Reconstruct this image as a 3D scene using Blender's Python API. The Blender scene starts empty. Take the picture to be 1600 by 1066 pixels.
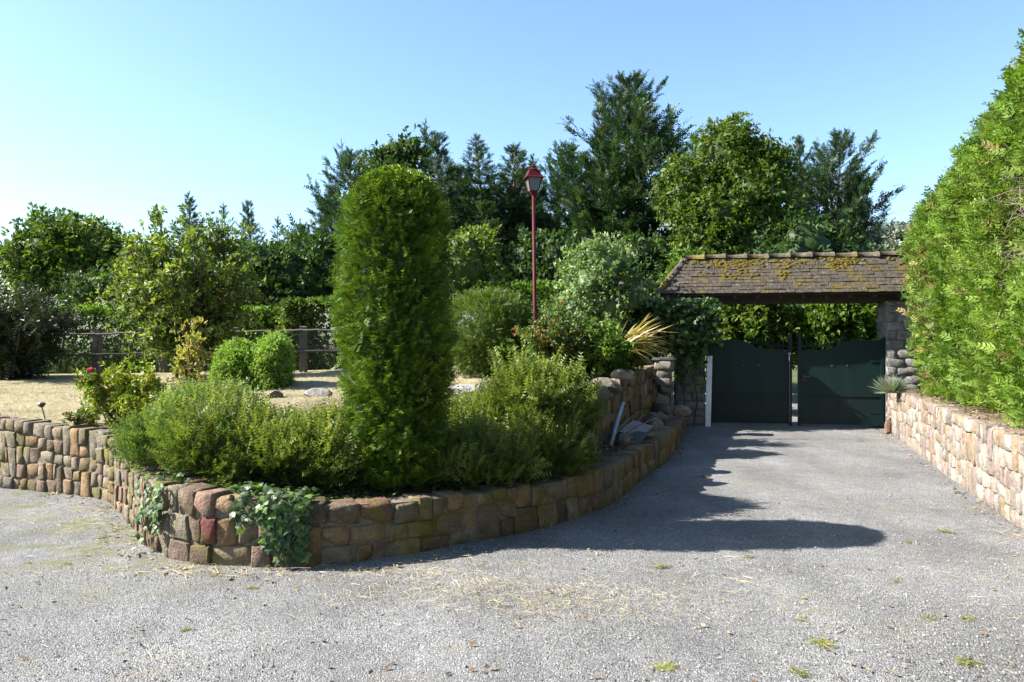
import bpy, bmesh, math, random
import numpy as np
from mathutils import Vector
from mathutils.geometry import delaunay_2d_cdt

# ------------------------------------------------------------------ camera, sky, sun, exposure
scene = bpy.context.scene
COL = scene.collection
CZ, FPX = 1.62, 1200.0
cam_d = bpy.data.cameras.new('camera'); cam = bpy.data.objects.new('camera', cam_d); COL.objects.link(cam)
cam.location = (0, 0, CZ); cam.rotation_euler = (math.radians(90), 0, 0)
cam_d.sensor_width = 36.0; cam_d.lens = 36.0 * FPX / 1600.0; cam_d.clip_start = 0.05; cam_d.clip_end = 2000
scene.camera = cam
SUN_EL, SUN_ROT = math.radians(38), math.radians(268.6)
world = bpy.data.worlds.new('World'); scene.world = world; world.use_nodes = True
wn = world.node_tree; bg = wn.nodes['Background']
sky = wn.nodes.new('ShaderNodeTexSky'); sky.sky_type = 'NISHITA'; sky.sun_disc = False
sky.sun_elevation = SUN_EL; sky.sun_rotation = SUN_ROT
sky.air_density = 1.0; sky.dust_density = 0.9; sky.ozone_density = 1.0; sky.altitude = 100
tint = wn.nodes.new('ShaderNodeMix'); tint.data_type = 'RGBA'; tint.blend_type = 'MULTIPLY'; tint.inputs[0].default_value = 1.0
tint.inputs[7].default_value = (.93, 1.06, 1.18, 1); wn.links.new(sky.outputs[0], tint.inputs[6])
wn.links.new(tint.outputs[2], bg.inputs[0]); bg.inputs[1].default_value = 0.068
sl = bpy.data.lights.new('sun', 'SUN'); sun = bpy.data.objects.new('sun', sl); COL.objects.link(sun)
sl.energy = 5.0; sl.angle = math.radians(0.5); sl.color = (1.0, 0.955, 0.88)
SD = Vector((math.cos(SUN_EL) * math.sin(SUN_ROT), math.cos(SUN_EL) * math.cos(SUN_ROT), math.sin(SUN_EL)))
sun.rotation_euler = SD.to_track_quat('Z', 'Y').to_euler()
vs = scene.view_settings
vs.view_transform = 'Standard'; vs.look = 'None'; vs.gamma = 1.0; vs.use_curve_mapping = False; vs.exposure = 1.98
scene.cycles.max_bounces = 6; scene.cycles.diffuse_bounces = 3; scene.cycles.glossy_bounces = 2
scene.cycles.transmission_bounces = 4; scene.cycles.transparent_max_bounces = 6

# ------------------------------------------------------------------ helpers
R = math.radians
def at(x, y, Y): return np.array([(x - 800) / FPX * Y, Y, CZ + (533 - y) / FPX * Y])
def rng(s): return np.random.default_rng(s)

def make_mesh(name, V, F, smooth=False, rnd=None):
    """V (n,3), F (m,3) or (m,4) arrays, or a list of index tuples"""
    me = bpy.data.meshes.new(name)
    V = np.asarray(V, dtype=np.float32)
    if isinstance(F, np.ndarray):
        m, k = F.shape
        me.vertices.add(len(V)); me.vertices.foreach_set('co', V.ravel())
        me.loops.add(m * k); me.loops.foreach_set('vertex_index', F.astype(np.int32).ravel())
        me.polygons.add(m); me.polygons.foreach_set('loop_start', np.arange(0, m * k, k, dtype=np.int32))
        me.update(calc_edges=True)
    else:
        me.from_pydata(V.tolist(), [], [tuple(f) for f in F]); me.update()
    if rnd is not None:
        a = me.attributes.new('rnd', 'FLOAT', 'POINT'); a.data.foreach_set('value', np.asarray(rnd, dtype=np.float32))
    if smooth:
        me.polygons.foreach_set('use_smooth', np.ones(len(me.polygons), dtype=bool))
    return me

def thing(name, label, cat, loc=(0, 0, 0), rotz=0, group=None):
    o = bpy.data.objects.new(name, None); COL.objects.link(o); o.empty_display_size = 0.1
    o.location = tuple(float(v) for v in loc); o.rotation_euler = (0, 0, rotz)
    o['label'] = label; o['category'] = cat
    if group: o['group'] = group
    return o
def part(name, me, mat, parent=None, loc=(0, 0, 0), rot=(0, 0, 0), scale=(1, 1, 1), kind=None, label=None):
    o = bpy.data.objects.new(name, me); COL.objects.link(o)
    if mat is not None and len(me.materials) == 0: me.materials.append(mat)
    o.location = tuple(float(v) for v in loc); o.rotation_euler = rot; o.scale = scale
    if parent: o.parent = parent
    if kind: o['kind'] = kind
    if label: o['label'] = label
    return o
def copy_tree(o, label=None, loc=None, rotz=None, scale=None, parent=None):
    c = o.copy(); COL.objects.link(c); c.parent = parent
    if label: c['label'] = label
    if loc is not None: c.location = tuple(float(v) for v in loc)
    if rotz is not None: c.rotation_euler = (0, 0, rotz)
    if scale is not None: c.scale = scale
    for ch in list(o.children): copy_tree(ch, parent=c)
    return c

class Geo:
    """collects boxes, tubes and the like; one build() is one mesh"""
    def __init__(s): s.V = []; s.F = []
    def add(s, V, F):
        b = len(s.V); s.V += [tuple(float(c) for c in v) for v in V]; s.F += [tuple(i + b for i in f) for f in F]; return s
    def box(s, c, d, M=None, jit=0, rg=None):
        P = np.array([[x, y, z] for x in (-.5, .5) for y in (-.5, .5) for z in (-.5, .5)]) * np.array(d)
        if jit: P = P + rg.uniform(-jit, jit, P.shape)
        if M is not None: P = P @ np.array(M).T
        return s.add(P + np.array(c), [(0, 1, 3, 2), (4, 6, 7, 5), (0, 4, 5, 1), (2, 3, 7, 6), (0, 2, 6, 4), (1, 5, 7, 3)])
    def tube(s, pts, rad, n=6, cap=True):
        pts = [np.array(p, float) for p in pts]; k = len(pts)
        if not hasattr(rad, '__len__'): rad = [rad] * k
        V = []; F = []
        for i, p in enumerate(pts):
            t = pts[min(i + 1, k - 1)] - pts[max(i - 1, 0)]; t /= np.linalg.norm(t) + 1e-9
            a = np.cross(t, (0, 0, 1.)) if abs(t[2]) < .9 else np.cross(t, (1., 0, 0)); a /= np.linalg.norm(a); b = np.cross(t, a)
            for j in range(n):
                q = 2 * math.pi * j / n; V.append(p + rad[i] * (math.cos(q) * a + math.sin(q) * b))
        for i in range(k - 1):
            for j in range(n):
                F.append((i * n + j, i * n + (j + 1) % n, (i + 1) * n + (j + 1) % n, (i + 1) * n + j))
        if cap: F.append(tuple(range(n))[::-1]); F.append(tuple((k - 1) * n + j for j in range(n)))
        return s.add(V, F)
    def frustum(s, z0, w0, z1, w1, n=4, rot=math.pi / 4, c=(0, 0), cap=True):
        V = [(c[0] + w * math.cos(rot + 2 * math.pi * j / n), c[1] + w * math.sin(rot + 2 * math.pi * j / n), z) for z, w in ((z0, w0), (z1, w1)) for j in range(n)]
        F = [(j, (j + 1) % n, n + (j + 1) % n, n + j) for j in range(n)]
        if cap: F += [tuple(range(n))[::-1], tuple(range(n, 2 * n))]
        return s.add(V, F)
    def mesh(s, name, smooth=False): return make_mesh(name, np.array(s.V), s.F, smooth)

# ------------------------------------------------------------------ materials
def new_mat(name):
    m = bpy.data.materials.new(name); m.use_nodes = True
    nt = m.node_tree; return m, nt, nt.nodes['Principled BSDF']
def N(nt, t, **kw):
    n = nt.nodes.new(t)
    for k, v in kw.items():
        if k in n.inputs: n.inputs[k].default_value = v
        else: setattr(n, k, v)
    return n
def ramp(nt, fac, stops):
    r = nt.nodes.new('ShaderNodeValToRGB'); e = r.color_ramp.elements
    while len(e) < len(stops): e.new(0.5)
    for el, (p, c) in zip(e, stops):
        el.position = p; el.color = (c[0], c[1], c[2], 1) if hasattr(c, '__len__') else (c, c, c, 1)
    nt.links.new(fac, r.inputs[0]); return r.outputs[0]
def mixc(nt, fac, a, b, mode='MIX'):
    m = nt.nodes.new('ShaderNodeMix'); m.data_type = 'RGBA'; m.blend_type = mode
    for sock, v in ((m.inputs[0], fac), (m.inputs[6], a), (m.inputs[7], b)):
        if isinstance(v, bpy.types.NodeSocket): nt.links.new(v, sock)
        else: sock.default_value = v if not hasattr(v, '__len__') else (v[0], v[1], v[2], 1)
    return m.outputs[2]
def noise(nt, vec, scale, detail=4, rough=.55, dist=0):
    n = N(nt, 'ShaderNodeTexNoise', Scale=scale, Detail=detail, Roughness=rough, Distortion=dist)
    if vec is not None: nt.links.new(vec, n.inputs['Vector'])
    return n.outputs[0]
def pos(nt): return nt.nodes.new('ShaderNodeNewGeometry').outputs['Position']
def bump(nt, bsdf, h, strength=.5, dist=.01):
    b = N(nt, 'ShaderNodeBump', Strength=strength, Distance=dist); nt.links.new(h, b.inputs['Height']); nt.links.new(b.outputs[0], bsdf.inputs['Normal'])
def math_(nt, op, a, b):
    m = nt.nodes.new('ShaderNodeMath'); m.operation = op
    for s, v in zip(m.inputs, (a, b)):
        if isinstance(v, bpy.types.NodeSocket): nt.links.new(v, s)
        else: s.default_value = v
    return m.outputs[0]

def leaf_mat(name, stops, trans=.3, rough=.5, spec=.3, objvar=.25, tint=(1.15, 1.25, .5), k=.85):
    m, nt, b = new_mat(name)
    a = nt.nodes.new('ShaderNodeAttribute'); a.attribute_name = 'rnd'
    c = ramp(nt, a.outputs['Fac'], [(p_, tuple(v * k for v in c_)) for p_, c_ in stops])
    nz = noise(nt, pos(nt), 2.3, 2)
    v = ramp(nt, nz, [(.3, 1 - objvar), (.7, 1 + objvar * .6)])
    c = mixc(nt, 1.0, c, v, 'MULTIPLY')
    nt.links.new(c, b.inputs['Base Color']); b.inputs['Roughness'].default_value = rough
    b.inputs['Specular IOR Level'].default_value = spec
    t = nt.nodes.new('ShaderNodeBsdfTranslucent'); nt.links.new(mixc(nt, 1.0, c, tint, 'MULTIPLY'), t.inputs[0])
    mx = nt.nodes.new('ShaderNodeMixShader'); mx.inputs[0].default_value = trans
    nt.links.new(b.outputs[0], mx.inputs[1]); nt.links.new(t.outputs[0], mx.inputs[2])
    nt.links.new(mx.outputs[0], nt.nodes['Material Output'].inputs[0]); return m

def stone_mat(name, moss=.5, obj=True, base=(.3, .28, .25), mossc=((.10, .11, .02), (.20, .16, .03)), scl=1.0):
    m, nt, b = new_mat(name); p = pos(nt)
    if obj: c = nt.nodes.new('ShaderNodeObjectInfo').outputs['Color']
    else:
        rg_ = nt.nodes.new('ShaderNodeRGB'); rg_.outputs[0].default_value = (base[0] * .62, base[1] * .62, base[2] * .62, 1); c = rg_.outputs[0]
    n1 = noise(nt, p, 9 * scl, 5, .65); n2 = noise(nt, p, 55 * scl, 4, .7); n3 = noise(nt, p, 3.1 * scl, 4, .6, .5)
    c = mixc(nt, 1, c, ramp(nt, n1, [(.25, .55), (.75, 1.35)]), 'MULTIPLY')
    c = mixc(nt, 1, c, ramp(nt, n2, [(.3, .72), (.7, 1.2)]), 'MULTIPLY')
    c = mixc(nt, ramp(nt, noise(nt, p, 14 * scl, 3, .6), [(.58, 0), (.75, .45)]), c, (.27, .245, .19))     # pale lichen
    mc = mixc(nt, n2, [v * .7 for v in mossc[0]], [v * .7 for v in mossc[1]])
    c = mixc(nt, ramp(nt, n3, [(.62 - .2 * moss, 0), (.74 - .16 * moss, .8)]), c, mc)
    nt.links.new(c, b.inputs['Base Color']); b.inputs['Roughness'].default_value = .9; b.inputs['Specular IOR Level'].default_value = .2
    h = math_(nt, 'ADD', math_(nt, 'MULTIPLY', n1, 1.6), math_(nt, 'MULTIPLY', n2, .7))
    bump(nt, b, h, 1.0, .022); return m

def plain_mat(name, col, rough=.6, var=.3, scale=12, bmp=.3, metal=0, spec=.4, stretch=None):
    m, nt, b = new_mat(name); p = pos(nt)
    if stretch:
        mp = nt.nodes.new('ShaderNodeMapping'); mp.inputs['Scale'].default_value = stretch; nt.links.new(p, mp.inputs[0]); p = mp.outputs[0]
    n = noise(nt, p, scale, 5, .65); col = tuple(v * .68 for v in col)
    c = mixc(nt, 1, col, ramp(nt, n, [(.25, 1 - var), (.75, 1 + var)]), 'MULTIPLY')
    nt.links.new(c, b.inputs['Base Color']); b.inputs['Roughness'].default_value = rough; b.inputs['Metallic'].default_value = metal
    b.inputs['Specular IOR Level'].default_value = spec
    if bmp: bump(nt, b, n, bmp, .006)
    return m

M = {}
def L(name, *a, **k): M[name] = leaf_mat(name, *a, **k)
L('yew', [(0, (.025, .065, .008)), (.5, (.085, .16, .012)), (1, (.25, .34, .028))], .2)
L('ballyew', [(0, (.035, .075, .011)), (.5, (.085, .14, .016)), (1, (.19, .23, .03))], .28)
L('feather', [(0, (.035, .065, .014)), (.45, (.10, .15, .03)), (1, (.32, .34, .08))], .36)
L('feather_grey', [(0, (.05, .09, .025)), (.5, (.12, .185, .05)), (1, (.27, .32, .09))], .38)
L('thuja', [(0, (.085, .165, .018)), (.5, (.165, .265, .034)), (.86, (.25, .33, .06)), (.93, (.27, .22, .08)), (1, (.30, .20, .09))], .38, .6, .2, .35)
L('cypress', [(0, (.018, .045, .02)), (.5, (.036, .075, .03)), (1, (.07, .115, .045))], .28, objvar=.3)
L('cypress_blue', [(0, (.026, .05, .034)), (.5, (.045, .085, .05)), (1, (.08, .12, .065))], .28)
L('broad', [(0, (.04, .08, .012)), (.5, (.085, .14, .02)), (.9, (.15, .20, .035)), (1, (.22, .25, .06))], .42, .55, .3)
L('broad_dark', [(0, (.026, .058, .014)), (.6, (.05, .095, .022)), (1, (.10, .15, .04))], .36, .55, .3)
L('bush', [(0, (.075, .12, .02)), (.5, (.145, .20, .034)), (.85, (.21, .26, .05)), (1, (.28, .30, .08))], .42, .55, .3)
L('hedge', [(0, (.05, .105, .013)), (.5, (.105, .185, .022)), (1, (.20, .30, .04))], .42, .55, .3)
L('bright', [(0, (.15, .25, .04)), (.5, (.21, .33, .06)), (1, (.28, .38, .08))], .45)
L('lime', [(0, (.12, .18, .015)), (.5, (.22, .28, .02)), (.85, (.30, .32, .03)), (1, (.22, .09, .03))], .35)
L('yellowing', [(0, (.20, .23, .04)), (.6, (.36, .34, .09)), (1, (.38, .24, .08))], .4)
L('variegated', [(0, (.08, .14, .035)), (.5, (.15, .23, .075)), (1, (.34, .40, .20))], .34)
L('silver', [(0, (.14, .17, .12)), (.6, (.22, .26, .19)), (1, (.34, .36, .28))], .25)
L('rose', [(0, (.06, .11, .02)), (.5, (.10, .16, .03)), (.8, (.14, .18, .04)), (1, (.26, .06, .03))], .3)
L('ivy', [(0, (.03, .06, .018)), (.6, (.06, .105, .028)), (.9, (.10, .17, .03)), (1, (.16, .28, .03))], .3, .5, .35)
L('dry', [(0, (.24, .22, .06)), (.4, (.42, .33, .12)), (1, (.50, .38, .18))], .3)
L('straw', [(0, (.30, .23, .12)), (.5, (.46, .37, .20)), (1, (.60, .52, .34))], .15)
L('drygrass', [(0, (.26, .20, .09)), (.5, (.40, .32, .16)), (.92, (.52, .43, .24)), (1, (.18, .20, .05))], .15, tint=(1.1, 1.05, .8))
L('litter', [(0, (.10, .06, .03)), (.5, (.20, .13, .07)), (1, (.36, .27, .15))], .1, tint=(1.1, 1, .7))
L('weed', [(0, (.12, .17, .03)), (.5, (.22, .25, .06)), (.75, (.34, .28, .12)), (1, (.42, .33, .17))], .25)
L('darkbush', [(0, (.020, .026, .012)), (.6, (.034, .042, .016)), (.95, (.05, .075, .02)), (1, (.09, .13, .02))], .2)
L('pink', [(0, (.55, .03, .13)), (1, (.75, .07, .22))], .3, tint=(1.1, .8, .9))
L('orange', [(0, (.7, .12, .01)), (1, (.8, .25, .02))], .3, tint=(1.1, .9, .5))
L('mauve', [(0, (.50, .38, .44)), (1, (.62, .5, .55))], .3, tint=(1.1, .9, 1.))
M['bark'] = plain_mat('bark', (.085, .06, .04), .9, .4, 20, .6)
M['twig'] = plain_mat('twig', (.22, .17, .13), .9, .4, 30, .3)
M['stone'] = stone_mat('stone', .55)
M['stone_dry'] = stone_mat('stone_dry', .06)
M['granite'] = stone_mat('granite', .12, scl=1.6)
M['mortar'] = stone_mat('mortar', .45, obj=False, base=(.27, .225, .16))
M['mortar_pale'] = stone_mat('mortar_pale', .05, obj=False, base=(.40, .34, .27))
M['mortar_grey'] = stone_mat('mortar_grey', .1, obj=False, base=(.32, .30, .28))
M['tile'] = stone_mat('tile', .62, obj=False, base=(.105, .085, .066), mossc=((.10, .08, .012), (.17, .125, .018)), scl=.9)
M['ridge'] = stone_mat('ridge', .5, obj=False, base=(.13, .105, .08), mossc=((.16, .12, .015), (.25, .18, .03)))
M['rock'] = stone_mat('rock', .2, obj=True)
M['moss'] = plain_mat('moss', (.13, .10, .015), .95, .5, 40, .6, spec=.1)
M['gate'] = plain_mat('gate', (.005, .021, .020), .5, .35, 5, .05, spec=.25, stretch=(1, 1, .3))
M['timber'] = plain_mat('timber', (.055, .038, .026), .85, .35, 14, .4)
M['oldwood'] = plain_mat('oldwood', (.15, .13, .105), .9, .35, 16, .5, stretch=(1, 1, .25))
M['white'] = plain_mat('white', (.95, .95, .97), .6, .12, 9, .1)
M['red'] = plain_mat('red', (.09, .008, .013), .6, .2, 10, .1, spec=.15)
M['wire'] = plain_mat('wire', (.16, .155, .15), .5, .2, 10, 0, metal=.6)
M['slate'] = plain_mat('slate', (.26, .24, .24), .75, .35, 14, .4)
M['pipe'] = plain_mat('pipe', (.30, .42, .52), .4, .2, 10, 0)
M['black'] = plain_mat('black', (.015, .015, .015), .5, .3, 10, .2)
m, nt, b = new_mat('glass'); b.inputs['Base Color'].default_value = (.22, .27, .27, 1); b.inputs['Roughness'].default_value = .12
b.inputs['Transmission Weight'].default_value = .55; b.inputs['IOR'].default_value = 1.3; M['glass'] = m

# gravel drive
m, nt, b = new_mat('gravel'); p = pos(nt)
def vor(scale, rnd=1.0):
    v = N(nt, 'ShaderNodeTexVoronoi', Scale=scale); nt.links.new(p, v.inputs['Vector']); return v
v1 = vor(125); v2 = vor(260)
sep = nt.nodes.new('ShaderNodeSeparateColor'); nt.links.new(v1.outputs['Color'], sep.inputs[0])
c = ramp(nt, sep.outputs[0], [(0, (.052, .052, .053)), (.35, (.100, .099, .098)), (.7, (.150, .148, .145)), (1, (.28, .274, .262))])
sep2 = nt.nodes.new('ShaderNodeSeparateColor'); nt.links.new(v2.outputs['Color'], sep2.inputs[0])
c = mixc(nt, .3, c, ramp(nt, sep2.outputs[0], [(0, .06), (1, .24)]))
c = mixc(nt, 1, c, ramp(nt, noise(nt, p, .9, 5, .6), [(.3, .90), (.7, 1.52)]), 'MULTIPLY')
c = mixc(nt, 1, c, ramp(nt, noise(nt, p, 7, 4, .6), [(.25, .86), (.75, 1.12)]), 'MULTIPLY')
mp = nt.nodes.new('ShaderNodeMapping'); mp.inputs['Rotation'].default_value = (0, 0, math.radians(16)); mp.inputs['Scale'].default_value = (1.5, .13, 1); nt.links.new(p, mp.inputs[0])
c = mixc(nt, 1, c, ramp(nt, noise(nt, mp.outputs[0], 1.0, 3, .5), [(.35, .90), (.65, 1.10)]), 'MULTIPLY')     # wheel worn strips along the drive
sx = nt.nodes.new('ShaderNodeSeparateXYZ'); nt.links.new(p, sx.inputs[0])
left = ramp(nt, math_(nt, 'MULTIPLY_ADD', sx.outputs[0], -.25), [(0, 0), (1, 1)]) if False else None
mr = N(nt, 'ShaderNodeMapRange'); nt.links.new(sx.outputs[0], mr.inputs[0])
mr.inputs[1].default_value = -1.0; mr.inputs[2].default_value = -3.2
mr2 = N(nt, 'ShaderNodeMapRange'); nt.links.new(sx.outputs[1], mr2.inputs[0]); mr2.inputs[1].default_value = 4.4; mr2.inputs[2].default_value = 5.6
gm = math_(nt, 'MULTIPLY', mr.outputs[0], mr2.outputs[0])
pn = ramp(nt, noise(nt, p, 2.6, 6, .7, .6), [(.47, 0), (.62, 1)])
c = mixc(nt, math_(nt, 'MULTIPLY', math_(nt, 'MULTIPLY', gm, pn), .75), c, (.135, .135, .05))
dn = ramp(nt, noise(nt, p, 1.7, 6, .7, .8), [(.55, 0), (.70, .5)])
c = mixc(nt, dn, c, (.22, .185, .12))
nt.links.new(c, b.inputs['Base Color']); b.inputs['Roughness'].default_value = .92; b.inputs['Specular IOR Level'].default_value = .25
h = math_(nt, 'ADD', math_(nt, 'MULTIPLY', v1.outputs['Distance'], -1.0), math_(nt, 'MULTIPLY', v2.outputs['Distance'], -.4))
bump(nt, b, h, .9, .012); M['gravel'] = m
# garden ground: dry grass, and soil with litter where attribute soil is set
m, nt, b = new_mat('garden_ground'); p = pos(nt)
n1 = noise(nt, p, 1.3, 5, .65, .4); n2 = noise(nt, p, 40, 4, .75); n3 = noise(nt, p, 6, 4, .6)
g = ramp(nt, n1, [(.3, (.20, .168, .095)), (.55, (.275, .238, .145)), (.75, (.215, .20, .10))])
g = mixc(nt, 1, g, ramp(nt, n2, [(.25, .65), (.75, 1.25)]), 'MULTIPLY')
g = mixc(nt, 1, g, ramp(nt, n3, [(.3, .82), (.7, 1.12)]), 'MULTIPLY')
s_ = mixc(nt, 1, ramp(nt, n3, [(.3, (.07, .05, .03)), (.7, (.15, .115, .07))]), ramp(nt, n2, [(.25, .5), (.75, 1.4)]), 'MULTIPLY')
a = nt.nodes.new('ShaderNodeAttribute'); a.attribute_name = 'rnd'
nt.links.new(mixc(nt, a.outputs['Fac'], g, s_), b.inputs['Base Color']); b.inputs['Roughness'].default_value = 1; b.inputs['Specular IOR Level'].default_value = .1
bump(nt, b, math_(nt, 'ADD', n2, math_(nt, 'MULTIPLY', n3, 1.5)), .8, .03); M['garden_ground'] = m
M['field'] = plain_mat('field', (.10, .11, .045), 1, .4, .8, .4, spec=.1)

# ------------------------------------------------------------------ the lie of the land
def catmull(P, n=8):
    P = [np.array(p, float) for p in P]; out = []
    for i in range(len(P) - 1):
        p0, p1, p2, p3 = P[max(i - 1, 0)], P[i], P[i + 1], P[min(i + 2, len(P) - 1)]
        for k in range(n):
            t = k / n; out.append(.5 * ((2 * p1) + (p2 - p0) * t + (2 * p0 - 5 * p1 + 4 * p2 - p3) * t * t + (-p0 + 3 * p1 - 3 * p2 + p3) * t ** 3))
    out.append(P[-1]); return np.array(out)
class Path:
    def __init__(s, P):
        s.P = catmull(P); d = np.linalg.norm(np.diff(s.P[:, :2], axis=0), axis=1); s.S = np.concatenate([[0], np.cumsum(d)]); s.L = s.S[-1]
    def __call__(s, t): return np.array([np.interp(t, s.S, s.P[:, k]) for k in range(s.P.shape[1])])
    def tan(s, t):
        a = s(max(t - .06, 0)); b_ = s(min(t + .06, s.L)); d = (b_ - a)[:2]; return d / np.linalg.norm(d)
    def off(s, t, o):      # o metres outward (right-hand side of the way)
        d = s.tan(t); q = s(t); return np.array([q[0] + d[1] * o, q[1] - d[0] * o])
    def s_at_x(s, x): return float(s.S[np.argmin(abs(s.P[:, 0] - x))])

LOW = Path([(-8.6, 9.8, .80), (-7, 9.1, .78), (-5.68, 8.53, .76), (-4.52, 8.03, .70), (-4.02, 7.68, .67), (-3.55, 7.05, .60), (-3.08, 6.33, .53), (-2.74, 5.9, .53),
            (-2.3, 5.57, .53), (-1.83, 5.49, .495), (-1.38, 5.54, .455), (-.85, 5.78, .42), (-.45, 6.1, .405), (.22, 6.62, .39), (.80, 7.33, .39), (1.20, 8.15, .38), (1.50, 8.95, .37), (2.16, 10.6, .345), (2.75, 12.5, .32), (3.22, 14.3, .30)])
UPP = Path([(.62, 7.75, .95), (.85, 8.5, 1.03), (1.2, 9.8, 1.08), (1.85, 11.8, 1.14), (2.35, 13.2, 1.18), (2.95, 14.75, 1.2)])
RGT = Path([(6.72, 13.75, .78), (6.45, 12.85, .78), (5.8, 10.9, .79), (4.99, 8.49, .79), (4.39, 6.59, .77), (3.75, 4.6, .76), (2.9, 1.9, .76), (1.9, -1.3, .76)])

ctrl = [(-1, 6.7, .46), (0, 7.3, .45), (-2.3, 6.8, .56), (-3.0, 7.6, .72), (-2.9, 9.0, .98), (-2.0, 8.8, .98), (-1.2, 8.8, 1.0), (-.3, 8.9, 1.0), (.3, 8.9, .98),
        (-6, 11, .82), (-8.5, 12, .84), (-9, 15, .90), (-6, 15.5, .97), (-4.5, 10.5, .92), (-3, 12, 1.04), (-2, 15.5, 1.10), (0, 12, 1.06), (0, 16, 1.14),
        (1.2, 11, 1.07), (1.8, 13, 1.14), (2.4, 15, 1.18), (-15, 14, .85), (-20, 25, 1), (0, 28, 1.15), (10, 28, 1.0), (4, 18, .7)]
ctrl += [(*LOW.off(t, -.2), LOW(t)[2] - .05) for t in np.linspace(0, LOW.s_at_x(.5), 26)]
ctrl += [(*UPP.off(t, -.25), UPP(t)[2] - .06) for t in np.linspace(.3, UPP.L, 12)]
CP = np.array(ctrl)
def G(x, y):
    d2 = (CP[:, 0] - x) ** 2 + (CP[:, 1] - y) ** 2 + 1e-4; w = d2 ** -1.6
    return float((w * CP[:, 2]).sum() / w.sum())
def soil(x, y):        # planted beds: behind the front wall and in front of the upper wall
    f = 0
    if y < 8.7 and x > -3.4 and x < 1: f = min(1, (8.9 - y) / .8)
    if x > -.2 and y > 8 and y < 14.5: f = max(f, min(1, (x + .2) / .8))
    return f

def sheet(name, poly, zf, fine, mat, label=None, bounds=None, sf=None):
    poly = [Vector((float(p[0]), float(p[1]))) for p in poly]; n = len(poly); pts = list(poly)
    rg = rng(5); x0, x1, y0, y1 = bounds or (min(p.x for p in poly), max(p.x for p in poly), min(p.y for p in poly), max(p.y for p in poly))
    for x in np.arange(x0, x1, fine):
        for y in np.arange(y0, y1, fine): pts.append(Vector((float(x + rg.uniform(-.3, .3) * fine), float(y + rg.uniform(-.3, .3) * fine))))
    for x in np.arange(-28, 28, 3.1):
        for y in np.arange(8, 44, 3.3): pts.append(Vector((float(x), float(y))))
    r = delaunay_2d_cdt(pts, [], [list(range(n))], 1, 1e-4)
    V = [(v.x, v.y, zf(v.x, v.y)) for v in r[0]]; F = [tuple(f) for f in r[2]]
    me = make_mesh(name, V, F, True, [sf(v[0], v[1]) for v in V] if sf else None)
    o = part(name, me, mat); o['kind'] = 'structure'
    if label: o['label'] = label
    return o
# ground to the horizon and the drive on it
g = Geo(); g.add([(-900, -900, -.03), (900, -900, -.03), (900, 900, -.03), (-900, 900, -.03)], [(0, 1, 2, 3)])
o = part('ground', g.mesh('ground'), M['field']); o['kind'] = 'structure'; o['label'] = 'grassy ground reaching away beyond the garden'; o['category'] = 'ground'
g = Geo()
xs = np.linspace(-16, 12, 57); ys = np.linspace(-6, 24, 61)
V = [(x, y, .006 * math.sin(1.3 * x + .7 * y) + .005 * math.sin(2.1 * y - .8 * x)) for x in xs for y in ys]
F = [(i * 61 + j, (i + 1) * 61 + j, (i + 1) * 61 + j + 1, i * 61 + j + 1) for i in range(56) for j in range(60)]
o = part('driveway', make_mesh('driveway', V, F, True), M['gravel']); o['kind'] = 'structure'; o['label'] = 'grey gravel driveway leading to the green gates'; o['category'] = 'driveway'
inner = [LOW.off(t, -.17) for t in np.linspace(0, LOW.s_at_x(.55), 60)]
upin = [UPP.off(t, -.17) for t in np.linspace(.1, UPP.L, 20)]
rg = rng(77)
lumps = [(rg.uniform(-10, 3), rg.uniform(6, 16), rg.uniform(.1, .3), rg.uniform(-.03, .05)) for _ in range(160)]
LU = np.array(lumps)
def Gz(x, y): return G(x, y) + float((LU[:, 3] * np.exp(-((LU[:, 0] - x) ** 2 + (LU[:, 1] - y) ** 2) / LU[:, 2] ** 2)).sum())
o = sheet('lawn', inner + upin + [(3.1, 15.3), (3.3, 40), (-28, 40), (-28, 11.5), (-12, 11.2)], Gz, .26, M['garden_ground'], 'dry straw coloured lawn and planting bed behind the stone wall', (-10, 3, 5.6, 16), soil)
o['category'] = 'lawn'
t0 = LOW.s_at_x(.45)
terr = [LOW.off(t, -.17) for t in np.linspace(t0, LOW.L, 24)]
o = sheet('terrace', terr + [UPP.off(t, -.1) for t in np.linspace(UPP.L, 0, 20)], lambda x, y: float(np.interp(y, [6.5, 8, 10, 14.3], [.36, .35, .31, .26])), .3, M['garden_ground'], 'narrow earth terrace between the low wall and the upper wall', (0, 3.4, 6, 15), lambda x, y: 1.0)
o['category'] = 'terrace'
rin = [RGT.off(t, -.2) for t in np.linspace(0, RGT.L, 20)]
o = sheet('bank', rin + [(5.5, -2), (9.5, 4.0), (12, 13.2)], lambda x, y: .74, .5, M['garden_ground'], 'litter covered bank behind the right hand stone wall', (4, 9, 4, 14), lambda x, y: .75)
o['category'] = 'bank'

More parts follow.
